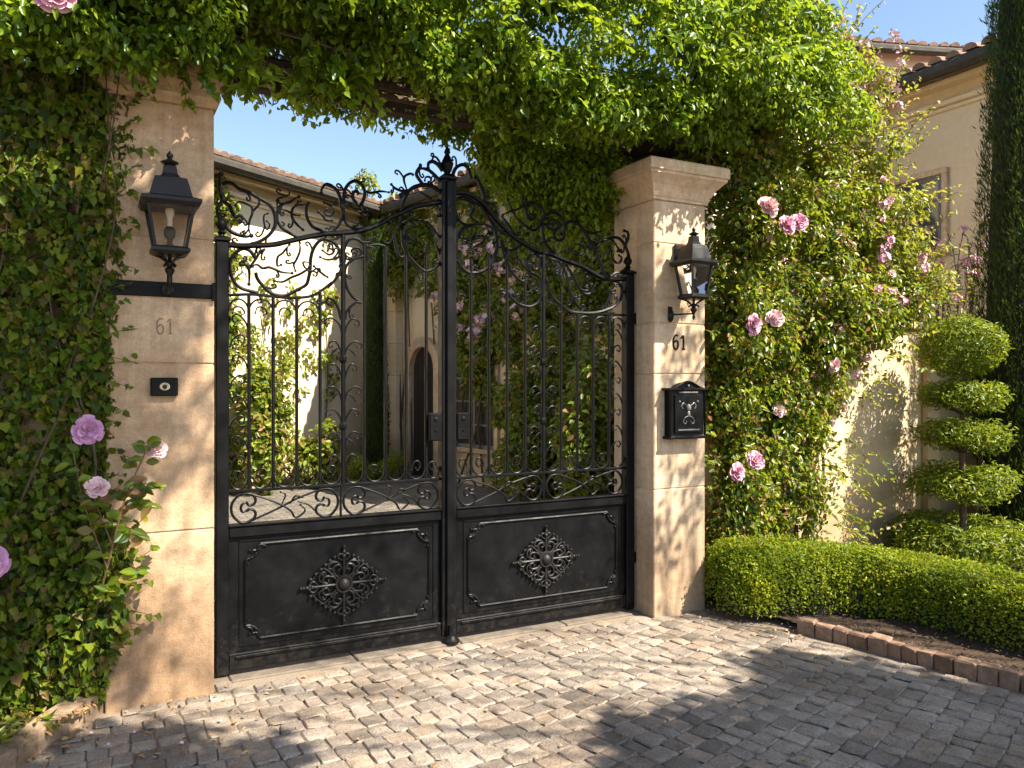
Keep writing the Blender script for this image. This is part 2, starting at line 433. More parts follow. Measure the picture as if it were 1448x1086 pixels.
def sprays(starts, length, leaf_gap, kind_d=.5, gravity=.6):
    """thin arching shoots with leaves; returns polylines and leaf arrays"""
    lines = []; C = []; Nn = []; D = []
    for p, d in starts:
        p = np.array(p, float); d = np.array(d, float); d /= np.linalg.norm(d)
        L = length*random.uniform(.5, 1.3); st = max(4, int(L/.05)); pts = [p.copy()]
        for i in range(st):
            d = d + np.array((random.gauss(0, .09), random.gauss(0, .09), random.gauss(0, .06)-gravity*.05)); d /= np.linalg.norm(d)
            p = p + d*L/st; pts.append(p.copy())
            for s in range(max(1, int(L/st/leaf_gap))):
                side = np.cross(d, (0, 0, 1))*random.choice((-1, 1))
                C.append(p + np.array((random.gauss(0, .008),)*3)); D.append(d*.4 + side*.8 + np.array((0, 0, -.25)) + rng.normal(size=3)*.3)
                Nn.append(np.array((0, -.35, .8)) + rng.normal(size=3)*.45)
        lines.append(pts)
    return lines, np.array(C), np.array(Nn), np.array(D)
LEFT_SCROLLS=[(0.01, 1, [(0.588, 2.583), (0.58, 2.556), (0.58, 2.512), (0.588, 2.47), (0.603, 2.441), (0.627, 2.422), (0.642, 2.388), (0.657, 2.368), (0.682, 2.379), (0.692, 2.363), (0.682, 2.353)]), (0.009, 0, [(0.59, 2.527), (0.615, 2.54), (0.644, 2.537), (0.673, 2.515), (0.724, 2.503), (0.775, 2.478), (0.819, 2.456), (0.845, 2.427), (0.856, 2.392), (0.858, 2.352), (0.845, 2.315), (0.814, 2.277), (0.771, 2.248), (0.733, 2.234)]), (0.01, 3, [(0.594, 2.449), (0.578, 2.421), (0.57, 2.394), (0.578, 2.36), (0.603, 2.323), (0.636, 2.292), (0.673, 2.277), (0.711, 2.272), (0.737, 2.279)]), (0.006, 1, [(0.657, 2.429), (0.673, 2.449), (0.707, 2.444), (0.737, 2.429), (0.741, 2.394), (0.728, 2.357), (0.724, 2.313), (0.733, 2.283)]), (0.006, 1, [(0.775, 2.469), (0.775, 2.446), (0.754, 2.418), (0.741, 2.399)]), (0.005, 1, [(0.819, 2.402), (0.801, 2.391), (0.799, 2.36), (0.806, 2.329), (0.819, 2.319), (0.829, 2.345), (0.814, 2.361)]), (0.005, 1, [(0.933, 2.536), (0.928, 2.513), (0.897, 2.496), (0.871, 2.484), (0.867, 2.456), (0.869, 2.425)]), (0.008, 2, [(0.982, 2.509), (0.955, 2.493), (0.937, 2.477), (0.906, 2.465), (0.88, 2.444), (0.869, 2.412), (0.869, 2.371), (0.889, 2.337), (0.924, 2.313), (0.969, 2.295), (1.014, 2.29)]), (0.007, 1, [(0.969, 2.463), (0.951, 2.443), (0.944, 2.41), (0.955, 2.38), (0.978, 2.355), (1.005, 2.334)]), (0.005, 1, [(0.889, 2.436), (0.924, 2.426), (0.955, 2.411), (0.987, 2.408)]), (0.008, 0, [(1.036, 2.484), (1.023, 2.459), (1.021, 2.422), (1.032, 2.383), (1.059, 2.353), (1.101, 2.339), (1.142, 2.335), (1.141, 2.337), (1.17, 2.346), (1.199, 2.378), (1.214, 2.413)]), (0.007, 1, [(1.087, 2.438), (1.11, 2.422), (1.128, 2.401), (1.161, 2.4)]), (0.007, 1, [(1.119, 2.493), (1.156, 2.478), (1.171, 2.452), (1.156, 2.427), (1.128, 2.429), (1.119, 2.446), (1.133, 2.457)]), (0.009, 2, [(1.103, 2.541), (1.105, 2.565), (1.128, 2.593), (1.161, 2.587), (1.141, 2.591), (1.175, 2.578), (1.199, 2.547), (1.209, 2.51), (1.213, 2.471)]), (0.009, 0, [(1.221, 2.404), (1.226, 2.473), (1.229, 2.551), (1.239, 2.586), (1.263, 2.618), (1.293, 2.631), (1.323, 2.62), (1.344, 2.588), (1.346, 2.559), (1.336, 2.524), (1.313, 2.497), (1.293, 2.514), (1.278, 2.537), (1.283, 2.567), (1.303, 2.574), (1.311, 2.557)]), (0.009, 0, [(1.219, 2.511), (1.221, 2.453), (1.239, 2.396), (1.268, 2.375), (1.308, 2.364), (1.354, 2.373)]), (0.005, 1, [(1.239, 2.513), (1.258, 2.491), (1.298, 2.471), (1.328, 2.449), (1.359, 2.433)]), (0.006, 3, [(1.346, 2.584), (1.374, 2.574), (1.4, 2.58), (1.43, 2.589), (1.456, 2.591), (1.487, 2.59)]), (0.007, 1, [(1.503, 2.637), (1.524, 2.619), (1.561, 2.608), (1.598, 2.615), (1.625, 2.626)]), (0.007, 1, [(1.598, 2.615), (1.579, 2.671), (1.587, 2.697), (1.619, 2.714), (1.633, 2.71)]), (0.012, 2, [(1.561, 2.583), (1.603, 2.611), (1.641, 2.638), (1.695, 2.657), (1.744, 2.658), (1.788, 2.635), (1.811, 2.616)]), (0.009, 2, [(1.679, 2.769), (1.663, 2.742), (1.654, 2.715), (1.663, 2.696), (1.695, 2.659)]), (0.009, 2, [(1.681, 2.753), (1.706, 2.752), (1.733, 2.746), (1.772, 2.72), (1.811, 2.683)]), (0.006, 1, [(1.706, 2.684), (1.711, 2.702), (1.728, 2.709), (1.744, 2.701), (1.742, 2.685), (1.728, 2.679)]), (0.01, 2, [(1.725, 2.757), (1.728, 2.786), (1.755, 2.8), (1.788, 2.784), (1.816, 2.751)]), (0.006, 2, [(1.755, 2.828), (1.777, 2.828), (1.8, 2.8), (1.816, 2.761)]), (0.007, 0, [(1.54, 2.395), (1.561, 2.443), (1.566, 2.508), (1.582, 2.56), (1.606, 2.603)]), (0.007, 0, [(1.571, 2.429), (1.614, 2.443), (1.673, 2.451), (1.728, 2.438), (1.772, 2.391), (1.811, 2.349)]), (0.006, 1, [(1.684, 2.612), (1.733, 2.587), (1.772, 2.561), (1.808, 2.503)]), (0.009, 0, [(0.758, 2.159), (0.737, 2.192), (0.716, 2.206), (0.69, 2.206), (0.657, 2.182), (0.634, 2.145), (0.629, 2.105), (0.636, 2.066), (0.657, 2.024), (0.69, 2.0), (0.733, 1.989), (0.771, 1.982)]), (0.008, 1, [(0.694, 2.141), (0.682, 2.135), (0.68, 2.122), (0.694, 2.123), (0.711, 2.124), (0.724, 2.099), (0.726, 2.063), (0.724, 2.024)]), (0.007, 0, [(0.806, 2.213), (0.78, 2.196), (0.762, 2.163), (0.741, 2.131), (0.728, 2.108)]), (0.007, 1, [(0.741, 2.122), (0.767, 2.128), (0.793, 2.112), (0.827, 2.119), (0.862, 2.108), (0.897, 2.097), (0.946, 2.096)]), (0.009, 0, [(0.758, 2.088), (0.767, 2.057), (0.793, 2.023), (0.827, 1.99), (0.871, 1.974), (0.915, 1.976), (0.955, 1.997), (0.987, 2.016), (1.023, 2.041), (1.036, 2.083), (1.043, 2.125), (1.046, 2.18), (1.059, 2.231), (1.087, 2.275), (1.124, 2.294), (1.161, 2.286), (1.141, 2.293), (1.175, 2.277), (1.199, 2.245), (1.209, 2.207), (1.214, 2.149)]), (0.007, 1, [(0.853, 2.049), (0.897, 2.047), (0.942, 2.073), (0.987, 2.094), (1.023, 2.119), (1.039, 2.138)]), (0.005, 1, [(1.041, 2.161), (1.005, 2.159), (1.014, 2.132), (1.032, 2.124)]), (0.006, 1, [(0.987, 2.262), (0.987, 2.217), (0.969, 2.17), (0.955, 2.142), (0.964, 2.11)]), (0.006, 1, [(0.933, 2.248), (0.911, 2.22), (0.897, 2.2), (0.871, 2.176), (0.869, 2.131), (0.889, 2.137)]), (0.006, 1, [(1.11, 2.231), (1.128, 2.219), (1.147, 2.211), (1.168, 2.222), (1.166, 2.24), (1.147, 2.243), (1.138, 2.231)]), (0.006, 1, [(1.096, 2.193), (1.133, 2.182), (1.171, 2.189), (1.17, 2.19), (1.204, 2.207)]), (0.006, 1, [(1.064, 2.142), (1.091, 2.119), (1.119, 2.098), (1.138, 2.088)]), (0.008, 0, [(1.229, 2.243), (1.249, 2.293), (1.273, 2.31), (1.308, 2.308), (1.339, 2.286), (1.354, 2.258), (1.351, 2.218)]), (0.007, 1, [(1.231, 2.219), (1.244, 2.195), (1.268, 2.195), (1.303, 2.209), (1.328, 2.236), (1.313, 2.259), (1.288, 2.257), (1.271, 2.241), (1.283, 2.23), (1.303, 2.244)]), (0.008, 0, [(1.339, 2.217), (1.288, 2.199), (1.249, 2.166), (1.234, 2.127), (1.236, 2.069), (1.253, 2.021), (1.283, 1.984), (1.323, 1.961)]), (0.007, 0, [(1.326, 1.954), (1.303, 1.96), (1.273, 1.939), (1.244, 1.904), (1.234, 1.86)]), (0.008, 3, [(1.212, 1.859), (1.194, 1.921), (1.17, 1.963), (1.146, 1.974), (1.138, 1.97), (1.128, 1.951), (1.142, 1.942)]), (0.007, 0, [(1.354, 2.267), (1.379, 2.279), (1.42, 2.288), (1.461, 2.281), (1.472, 2.257)]), (0.006, 1, [(1.359, 2.278), (1.394, 2.315), (1.42, 2.337)]), (0.007, 0, [(1.519, 2.371), (1.524, 2.306), (1.54, 2.252), (1.561, 2.229), (1.587, 2.236)]), (0.008, 0, [(1.566, 2.38), (1.571, 2.31), (1.593, 2.257), (1.63, 2.214), (1.679, 2.172), (1.717, 2.159), (1.766, 2.178), (1.811, 2.227)]), (0.006, 1, [(1.695, 2.336), (1.722, 2.297), (1.717, 2.266), (1.711, 2.23)]), (0.006, 1, [(1.761, 2.352), (1.788, 2.293), (1.811, 2.238)])]
LEFT_RAILS=[(0.02, [(0.611, 2.222), (0.682, 2.221), (0.767, 2.23), (0.853, 2.242), (0.942, 2.27), (1.032, 2.298), (1.124, 2.322), (1.141, 2.325), (1.214, 2.336), (1.288, 2.35), (1.349, 2.368), (1.4, 2.39), (1.451, 2.417), (1.503, 2.452), (1.566, 2.483), (1.619, 2.514), (1.673, 2.535), (1.733, 2.551), (1.811, 2.57)]), (0.011, [(0.607, 1.96), (0.724, 1.971), (0.793, 1.97), (0.871, 1.965), (0.942, 1.964), (1.023, 1.973), (1.068, 1.989), (1.119, 2.024), (1.161, 2.059), (1.141, 2.034), (1.17, 2.064), (1.199, 2.105), (1.214, 2.14)])]
RIGHT_SCROLLS=[(0.01, 0, [(2.073, 2.569), (2.113, 2.517), (2.148, 2.469), (2.171, 2.409), (2.173, 2.39), (2.176, 2.338), (2.159, 2.275), (2.13, 2.227), (2.096, 2.194), (2.045, 2.173), (1.989, 2.169), (1.945, 2.189), (1.918, 2.227), (1.907, 2.276), (1.904, 2.356), (1.918, 2.377), (1.945, 2.424), (1.984, 2.448), (2.017, 2.456)]), (0.007, 0, [(1.995, 2.449), (1.945, 2.457), (1.915, 2.482), (1.907, 2.506)]), (0.007, 1, [(1.934, 2.599), (1.967, 2.598), (2.012, 2.577), (2.017, 2.548), (1.995, 2.51), (2.012, 2.486), (2.045, 2.474)]), (0.007, 0, [(1.907, 2.596), (1.945, 2.616), (1.995, 2.606), (2.023, 2.589), (2.073, 2.569)]), (0.007, 1, [(2.0, 2.289), (2.0, 2.349), (2.012, 2.386), (2.031, 2.405)]), (0.008, 3, [(2.006, 2.317), (2.068, 2.35), (2.088, 2.372), (2.079, 2.394), (2.062, 2.395)]), (0.005, 1, [(1.959, 2.381), (1.984, 2.358), (2.023, 2.371), (2.051, 2.38)]), (0.005, 1, [(1.951, 2.355), (1.984, 2.345), (2.006, 2.35)]), (0.01, 0, [(1.879, 2.733), (1.901, 2.781), (1.945, 2.807), (1.978, 2.791), (2.0, 2.733)]), (0.012, 1, [(2.037, 2.743), (2.057, 2.709), (2.073, 2.676), (2.09, 2.627), (2.079, 2.595)]), (0.008, 2, [(2.252, 2.634), (2.269, 2.589), (2.305, 2.536), (2.358, 2.494), (2.406, 2.467), (2.443, 2.465), (2.473, 2.494), (2.504, 2.556), (2.498, 2.592), (2.461, 2.625), (2.418, 2.631), (2.388, 2.607), (2.379, 2.564), (2.4, 2.53), (2.431, 2.533), (2.443, 2.56), (2.425, 2.564)]), (0.007, 1, [(2.217, 2.537), (2.264, 2.563), (2.317, 2.579), (2.358, 2.604), (2.382, 2.575)]), (0.007, 1, [(2.211, 2.526), (2.264, 2.464), (2.299, 2.41)]), (0.009, 0, [(2.487, 2.517), (2.518, 2.563), (2.573, 2.587), (2.623, 2.573), (2.652, 2.539), (2.658, 2.485), (2.649, 2.431), (2.617, 2.414), (2.586, 2.43), (2.583, 2.462), (2.611, 2.492)]), (0.009, 0, [(2.475, 2.49), (2.499, 2.513), (2.499, 2.449), (2.514, 2.398), (2.555, 2.353), (2.611, 2.315)]), (0.007, 1, [(2.511, 2.509), (2.53, 2.489), (2.567, 2.477), (2.605, 2.486), (2.636, 2.515)]), (0.006, 1, [(2.545, 2.523), (2.561, 2.54), (2.586, 2.532), (2.58, 2.51), (2.558, 2.508)]), (0.01, 0, [(2.655, 2.523), (2.706, 2.544), (2.757, 2.532), (2.802, 2.493), (2.835, 2.447), (2.874, 2.395), (2.907, 2.337), (2.94, 2.268), (2.967, 2.203)]), (0.007, 3, [(2.815, 2.489), (2.861, 2.482), (2.901, 2.491), (2.934, 2.5)]), (0.006, 1, [(2.744, 2.406), (2.783, 2.399), (2.815, 2.368), (2.783, 2.333), (2.744, 2.341)]), (0.009, 0, [(2.887, 2.352), (2.914, 2.404), (2.954, 2.44), (3.021, 2.468), (3.082, 2.468), (3.123, 2.432), (3.151, 2.384), (3.161, 2.34), (3.151, 2.294), (3.11, 2.252), (3.048, 2.234), (3.008, 2.206)]), (0.009, 3, [(3.13, 2.399), (3.134, 2.439), (3.151, 2.474), (3.148, 2.513), (3.12, 2.522)]), (0.007, 1, [(3.055, 2.427), (3.082, 2.395), (3.103, 2.383), (3.069, 2.383)]), (0.007, 1, [(3.082, 2.356), (3.103, 2.341), (3.089, 2.312), (3.052, 2.309), (3.021, 2.352), (3.028, 2.385)]), (0.007, 0, [(2.228, 2.332), (2.199, 2.376), (2.223, 2.29), (2.252, 2.23), (2.287, 2.181), (2.329, 2.147), (2.364, 2.134)]), (0.007, 1, [(2.358, 2.159), (2.367, 2.123), (2.373, 2.077), (2.412, 2.073)]), (0.007, 1, [(2.188, 2.339), (2.258, 2.324), (2.305, 2.338), (2.34, 2.36), (2.382, 2.36)]), (0.006, 1, [(2.311, 2.349), (2.305, 2.302), (2.334, 2.268), (2.364, 2.233), (2.397, 2.209)]), (0.008, 0, [(2.437, 2.191), (2.394, 2.209), (2.379, 2.25), (2.4, 2.299), (2.437, 2.317), (2.473, 2.299), (2.479, 2.257), (2.461, 2.224), (2.431, 2.222), (2.415, 2.247), (2.431, 2.267), (2.446, 2.255)]), (0.008, 0, [(2.437, 2.191), (2.473, 2.167), (2.488, 2.109), (2.485, 2.056), (2.461, 2.013), (2.412, 1.987), (2.364, 1.987), (2.317, 2.0), (2.269, 2.034), (2.252, 2.065)]), (0.007, 1, [(2.51, 2.217), (2.528, 2.271), (2.566, 2.29), (2.616, 2.278), (2.625, 2.241), (2.597, 2.201), (2.578, 2.222), (2.591, 2.238)]), (0.009, 0, [(2.505, 2.183), (2.524, 2.142), (2.542, 2.09), (2.58, 2.039), (2.636, 2.004), (2.699, 1.969), (2.783, 1.962), (2.881, 1.966), (2.967, 1.986), (3.041, 2.017), (3.089, 2.064), (3.103, 2.121), (3.089, 2.16), (3.048, 2.185), (3.001, 2.199)]), (0.008, 0, [(2.636, 2.278), (2.674, 2.194), (2.693, 2.115), (2.718, 2.056), (2.757, 2.009), (2.796, 1.979)]), (0.008, 3, [(2.668, 2.269), (2.718, 2.203), (2.757, 2.145), (2.776, 2.114), (2.809, 2.088), (2.855, 2.091), (2.874, 2.119), (2.848, 2.145), (2.815, 2.132), (2.822, 2.111)]), (0.006, 1, [(3.008, 2.121), (2.994, 2.065), (2.967, 2.019), (2.94, 1.99)]), (0.006, 1, [(3.021, 2.117), (3.048, 2.129), (3.048, 2.107), (3.021, 2.105)])]
RIGHT_RAILS=[(0.02, [(1.896, 2.635), (1.973, 2.639), (2.028, 2.62), (2.085, 2.585), (2.13, 2.539), (2.182, 2.488), (2.24, 2.441), (2.299, 2.4), (2.346, 2.38), (2.408, 2.352), (2.481, 2.331), (2.561, 2.321), (2.63, 2.3), (2.718, 2.279), (2.796, 2.258), (2.874, 2.225), (2.954, 2.197), (3.048, 2.197), (3.13, 2.202)]), (0.011, [(2.017, 2.461), (2.085, 2.468), (2.148, 2.448), (2.217, 2.429), (2.287, 2.399), (2.346, 2.383)]), (0.01, [(2.63, 2.003), (2.699, 1.963), (2.783, 1.959), (2.881, 1.96), (2.96, 1.961), (3.116, 1.962)])]
# ================================================================== THE SETTING
def structure(o): return tag(o, kind='structure')

mb = MB(); mb.quad((-60, -60, -.06), (60, -60, -.06), (60, 90, -.06), (-60, 90, -.06))
structure(mb.build('ground', M['soil'], loc=(0, 0, 0)))
mb = MB(); mb.quad((-3, -9, -.011), (4.6, -9, -.011), (4.6, 4.3, -.011), (-3, 4.3, -.011))
structure(mb.build('driveway_bed', M['sand'], loc=(0, 0, 0)))

# cobbles: every stone a cushion with its own size, tilt and height; rows bow upward to the right
EDGE_R = [(3.62, 4.06), (3.70, 3.62), (3.78, 3.43), (3.87, 3.06), (3.94, 2.63), (4.02, 2.24), (4.10, 1.7), (4.2, .9), (4.3, -.5)]
EDGE_L = [(.06, 4.10), (-.05, 3.98), (-.12, 3.86), (-.2, 3.72), (-.31, 3.58), (-.5, 3.38), (-.9, 3.1), (-1.6, 2.8)]
drive_poly = [(.56, 4.16), (.56, 4.06), (.08, 4.06)] + EDGE_L[1:] + [(-1.6, .2), (4.25, .2)] + EDGE_R[::-1][1:] + [(3.18, 4.06), (3.18, 4.16)]
def edge_x(y):
    for (a, b), (c, d) in zip(EDGE_R, EDGE_R[1:]):
        if d <= y <= b: return a+(c-a)*(y-b)/(d-b)
    return 4.2
V = []; Fc = []
gu = np.array([-.5, -.445, -.2, .2, .445, .5]); gv = gu
row = 0; y0 = -1.2
while y0 < 4.5:
    d = random.uniform(.098, .122)
    x = -1.7 + random.uniform(0, .15)
    while x < 4.3:
        w = random.uniform(.075, .135)
        xc = x + w/2; yc = y0 + d/2 + .055*max(0, xc-.2)**2 - (.02*math.sin(xc*2.1+row*.13))
        sl = math.atan(.110*max(0, xc-.2) - .042*math.cos(xc*2.1+row*.13))
        x += w
        if not (in_poly(np.array([xc]), np.array([yc]), drive_poly)[0] ): continue
        if xc > edge_x(yc) - .07: continue
        ca, sa = math.cos(sl), math.sin(sl)
        h = random.gauss(0, .0018); tx = random.gauss(0, .012); ty = random.gauss(0, .016)
        rot = random.gauss(0, .012); skew = random.gauss(0, .04)
        b = len(V); ww = w-random.uniform(.0, .005); dd = d-random.uniform(.0, .005)
        jc = {(i, j): (random.gauss(0, .0035), random.gauss(0, .0025)) for i in (0, 1) for j in (0, 1)}
        for j, v in enumerate(gv):
            for i, u in enumerate(gu):
                rad = 1-.06*(abs(u)*2)**3*(abs(v)*2)**3
                jx, jy = jc[(int(u > 0), int(v > 0))]
                wgt = 4*abs(u)*abs(v)
                lx = u*ww*rad + skew*v*dd + jx*wgt; ly = v*dd*rad + jy*wgt
                edge = max(abs(u), abs(v))
                z = h + tx*lx + ty*ly + random.gauss(0, .0022) - (.009 if edge > .49 else .0015 if edge > .4 else 0)
                lx, ly = lx - ly*rot, ly + lx*rot
                V.append((xc + lx*ca - ly*sa, yc + lx*sa + ly*ca, z))
        for j in range(5):
            for i in range(5):
                k = b+j*6+i; Fc.append((k, k+1, k+7, k+6))
    y0 += d; row += 1
mb = MB(); mb.add(V, Fc)
structure(mb.build('cobbled_driveway', M['cobble'], loc=(0, 0, 0), smooth=True))

# threshold under the gate, courtyard paving, soil beds
mb = MB()
xs = [-.2, .62, 1.28, 1.9, 2.62, 3.18, 3.4]
for a, b in zip(xs, xs[1:]): mb.box(a+.004, b-.004, 4.20, 4.62, -.05, .002+random.uniform(-.002, .002), .006)
structure(mb.build('threshold_paving', M['slab'], loc=(0, 0, 0)))
mb = MB(); mb.quad((-6, 4.62, -.004), (5.6, 4.62, -.004), (7, 15, -.004), (-6, 15, -.004))
structure(mb.build('courtyard_paving', M['yard'], loc=(0, 0, 0)))

def soil(name, poly, z, seed):
    c = np.mean(np.array(poly), 0); mb = MB(); vs = [(c[0], c[1], z+.05)]; n = len(poly)
    rings = 7
    for k in range(1, rings+1):
        for (x, y) in poly:
            t = k/rings
            vs.append((c[0]+(x-c[0])*t, c[1]+(y-c[1])*t, z + (.03*(1-t)) + random.gauss(0, .012)*(t < .99)))
    fs = [(0, 1+i, 1+(i+1) % n) for i in range(n)]
    for k in range(rings-1):
        for i in range(n):
            a = 1+k*n+i; b = 1+k*n+(i+1) % n; fs.append((a, a+n, b+n, b))
    mb.add(vs, fs); return structure(mb.build(name, M['soil'], loc=(0, 0, 0), smooth=True))
soil('planting_bed_soil', [(3.72, 4.3), (3.74, 3.95), (3.82, 3.6), (3.83, 3.43), (3.92, 3.06), (3.99, 2.63), (4.07, 2.24), (4.15, 1.7), (4.3, .4), (7, .4), (9, 2), (9, 4.6), (6, 4.6)], .035, 1)
soil('ivy_bed_soil', [(.1, 4.2), (.02, 4.06), (-.09, 3.98), (-.16, 3.86), (-.24, 3.74), (-.35, 3.6), (-.54, 3.42), (-.94, 3.14), (-1.7, 2.9), (-1.8, 4.3)], .03, 2)

# brick edging of the bed on the right: soldier bricks, worn and uneven
def edging(name, path, mat, lw, hh, depth, label, side=1):
    P = spline([(x, y, 0) for x, y in path], 12); mb = MB()
    seg = [0]
    for a, b in zip(P, P[1:]): seg.append(seg[-1]+(b-a).length)
    s = 0
    def at(s):
        for i in range(len(P)-1):
            if seg[i+1] >= s:
                t = (s-seg[i])/(seg[i+1]-seg[i]); return P[i].lerp(P[i+1], t), (P[i+1]-P[i]).normalized()
        return P[-1], (P[-1]-P[-2]).normalized()
    while s < seg[-1]-.05:
        L = random.uniform(*lw); c, t = at(min(s+L/2, seg[-1]))
        ang = math.atan2(t.y, t.x) + random.gauss(0, .035); h = hh+random.gauss(0, .004); d = depth+random.gauss(0, .006)
        R = Matrix.Translation(c) @ Matrix.Rotation(ang, 4, 'Z') @ Matrix.Rotation(random.gauss(0, .02), 4, 'X') @ Matrix.Rotation(random.gauss(0, .02), 4, 'Y')
        b0 = len(mb.v)
        mb.box(-L/2+.0015, L/2-.0015, (0 if side > 0 else -d), (d if side > 0 else 0), -.05, h, random.uniform(.005, .009), R)
        for i in range(b0, len(mb.v)):
            x, y, z = mb.v[i]; mb.v[i] = (x+random.gauss(0, .003), y+random.gauss(0, .003), z+random.gauss(0, .003))
        s += L
    o = mb.build(name, mat, loc=(path[0][0], path[0][1], 0), smooth=False)
    return tag(o, label, 'edging')
edging('brick_edging', EDGE_R[2:-1], M['brick'], (.07, .12), .075, .07, 'low reddish brick edging along the soil in front of the clipped hedge', 1)
edging('stone_edging', EDGE_L[:-1], M['edgestone'], (.12, .2), .085, .10, 'low curved row of worn edging stones at the foot of the ivy', -1)

# ------------------------------------------------------------------ gate pillars
def pillar(name, x0, x1, y0, y1, joints, capz, top, over, mat, label):
    t = thing(name, ((x0+x1)/2, (y0+y1)/2, 0), label, 'pillar')
    mb = MB(); zs = [-.05]+joints+[capz]
    mb.box(x0+.006, x1-.006, y0+.006, y1-.006, -.04, capz-.01)
    for i, (a, b) in enumerate(zip(zs, zs[1:])):
        e = random.uniform(-.0012, .0012)
        mb.box(x0+e, x1+e, y0+e, y1+e, a+.002, b-.002, .006)
    mb.build('shaft', mat, t)
    mb = MB(); h = top-capz; o = over
    mb.sqlathe(x0, x1, y0, y1, [(-.004, capz-.003), (.012, capz), (.012, capz+.05*h), (.02, capz+.09*h), (.03, capz+.2*h), (.05*o/.12, capz+.34*h), (.085*o/.12, capz+.48*h),
        (o-.012, capz+.56*h), (o-.012, capz+.62*h), (o, capz+.64*h), (o, capz+.88*h), (o-.01, capz+.92*h), (o-.05, capz+h*.97), (-.05, top)])
    mb.build('capital', mat, t)
    return t
LPX = (.055, .527, 4.08, 4.56); RPX = (3.205, 3.635, 4.075, 4.52)
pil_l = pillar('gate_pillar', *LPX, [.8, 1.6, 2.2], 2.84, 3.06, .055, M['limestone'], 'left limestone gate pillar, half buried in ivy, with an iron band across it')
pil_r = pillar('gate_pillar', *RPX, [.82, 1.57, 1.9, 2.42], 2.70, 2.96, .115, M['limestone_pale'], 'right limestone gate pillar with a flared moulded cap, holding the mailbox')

mb = MB(); mb.box(.03, .529, 4.066, 4.0795, 1.915, 1.985, .003); mb.box(.514, .532, 4.058, 4.0655, 1.905, 1.993, .002)
tag(mb.build('iron_strap', M['iron'], loc=(.29, 4.08, 1.915)), 'flat black iron band across the left pillar below the lantern', 'iron strap')

# walls beside the pillars
def wall(name, x0, x1, y0, y1, h, mat, label, piers=()):
    t = thing(name, ((x0+x1)/2, (y0+y1)/2, 0), label, 'wall')
    mb = MB(); mb.box(x0, x1, y0, y1, -.05, h, .01); mb.build('wall_face', mat, t)
    mb = MB(); mb.box(x0-.02, x1+.02, y0-.05, y1+.05, h+.001, h+.07, .015); mb.build('coping', M['limestone_pale'], t)
    for (a, b, d) in piers:
        mb = MB(); mb.box(a, b, y0-d, y0-.001, -.05, h-.002, .008); mb.build('pilaster', mat, t)
    return t
wall('garden_wall', 3.638, 9.6, 4.50, 4.74, 1.98, M['stucco'], 'cream stucco garden wall right of the pillars, behind the topiary', [(6.52, 6.68, .07)])
wall('garden_wall', -4.5, .05, 4.24, 4.5, 2.9, M['stucco'], 'wall hidden under the ivy left of the gate')

# ------------------------------------------------------------------ house numbers, bell, mailbox
def number(x0, x1, z0, z1, y, mat, r, label, gap):
    t = thing('house_number', ((x0+x1)/2, y, z0), label, 'house number')
    w = (x1-x0-gap)/2; h = z1-z0
    six = [(.95, .97), (.45, 1.0), (.06, .78), (.0, .35), (.25, .02), (.7, .0), (1.0, .25), (.88, .52), (.5, .6), (.08, .42)]
    one = [(.05, .78), (.45, .98), (.58, 1.0), (.58, .5), (.58, .0)]
    mb = MB(); P = spline([(x0+u*w, y, z0+v*h) for u, v in six], 5); mb.tube(P, r, 6, flat=.6); mb.build('digit', mat, t)
    mb = MB(); P = [(x0+w+gap+u*w, y, z0+v*h) for u, v in one]; mb.tube(P, r, 6, flat=.6)
    mb.tube([(x0+w+gap+.25*w, y, z0), (x0+w+gap+.95*w, y, z0)], r*.8, 6, flat=.6); mb.build('digit', mat, t)
    return t
M['carved'] = mat_plain('carved_stain', (.17, .115, .07), (.27, .18, .115), 60, .9, .4)
number(.272, .342, 1.742, 1.812, 4.079, M['carved'], .0035, 'house number 61 cut into the stone above the bell plate', .014)
number(3.362, 3.462, 1.735, 1.825, 4.072, M['iron'], .0065, 'black house number 61 on the pillar between lantern and mailbox', .022)

t = thing('doorbell', (.302, 4.08, 1.447), 'small black bell plate with a brass oval on the left pillar', 'doorbell')
mb = MB(); mb.box(.243, .362, 4.052, 4.079, 1.447, 1.533, .004); mb.build('backplate', M['iron'], t)
mb = MB(); mb.lathe([(.022, 0), (.0225, .004), (.018, .007), (.0165, .0045)], (.304, 4.0515, 1.491), 20, 'y', sy=.82); mb.build('bezel', M['brass'], t, smooth=True)
mb = MB(); mb.lathe([(.010, 0), (.0105, .006), (.006, .009), (.001, .0095)], (.304, 4.047, 1.491), 14, 'y'); mb.build('button', M['medallion'], t, smooth=True)

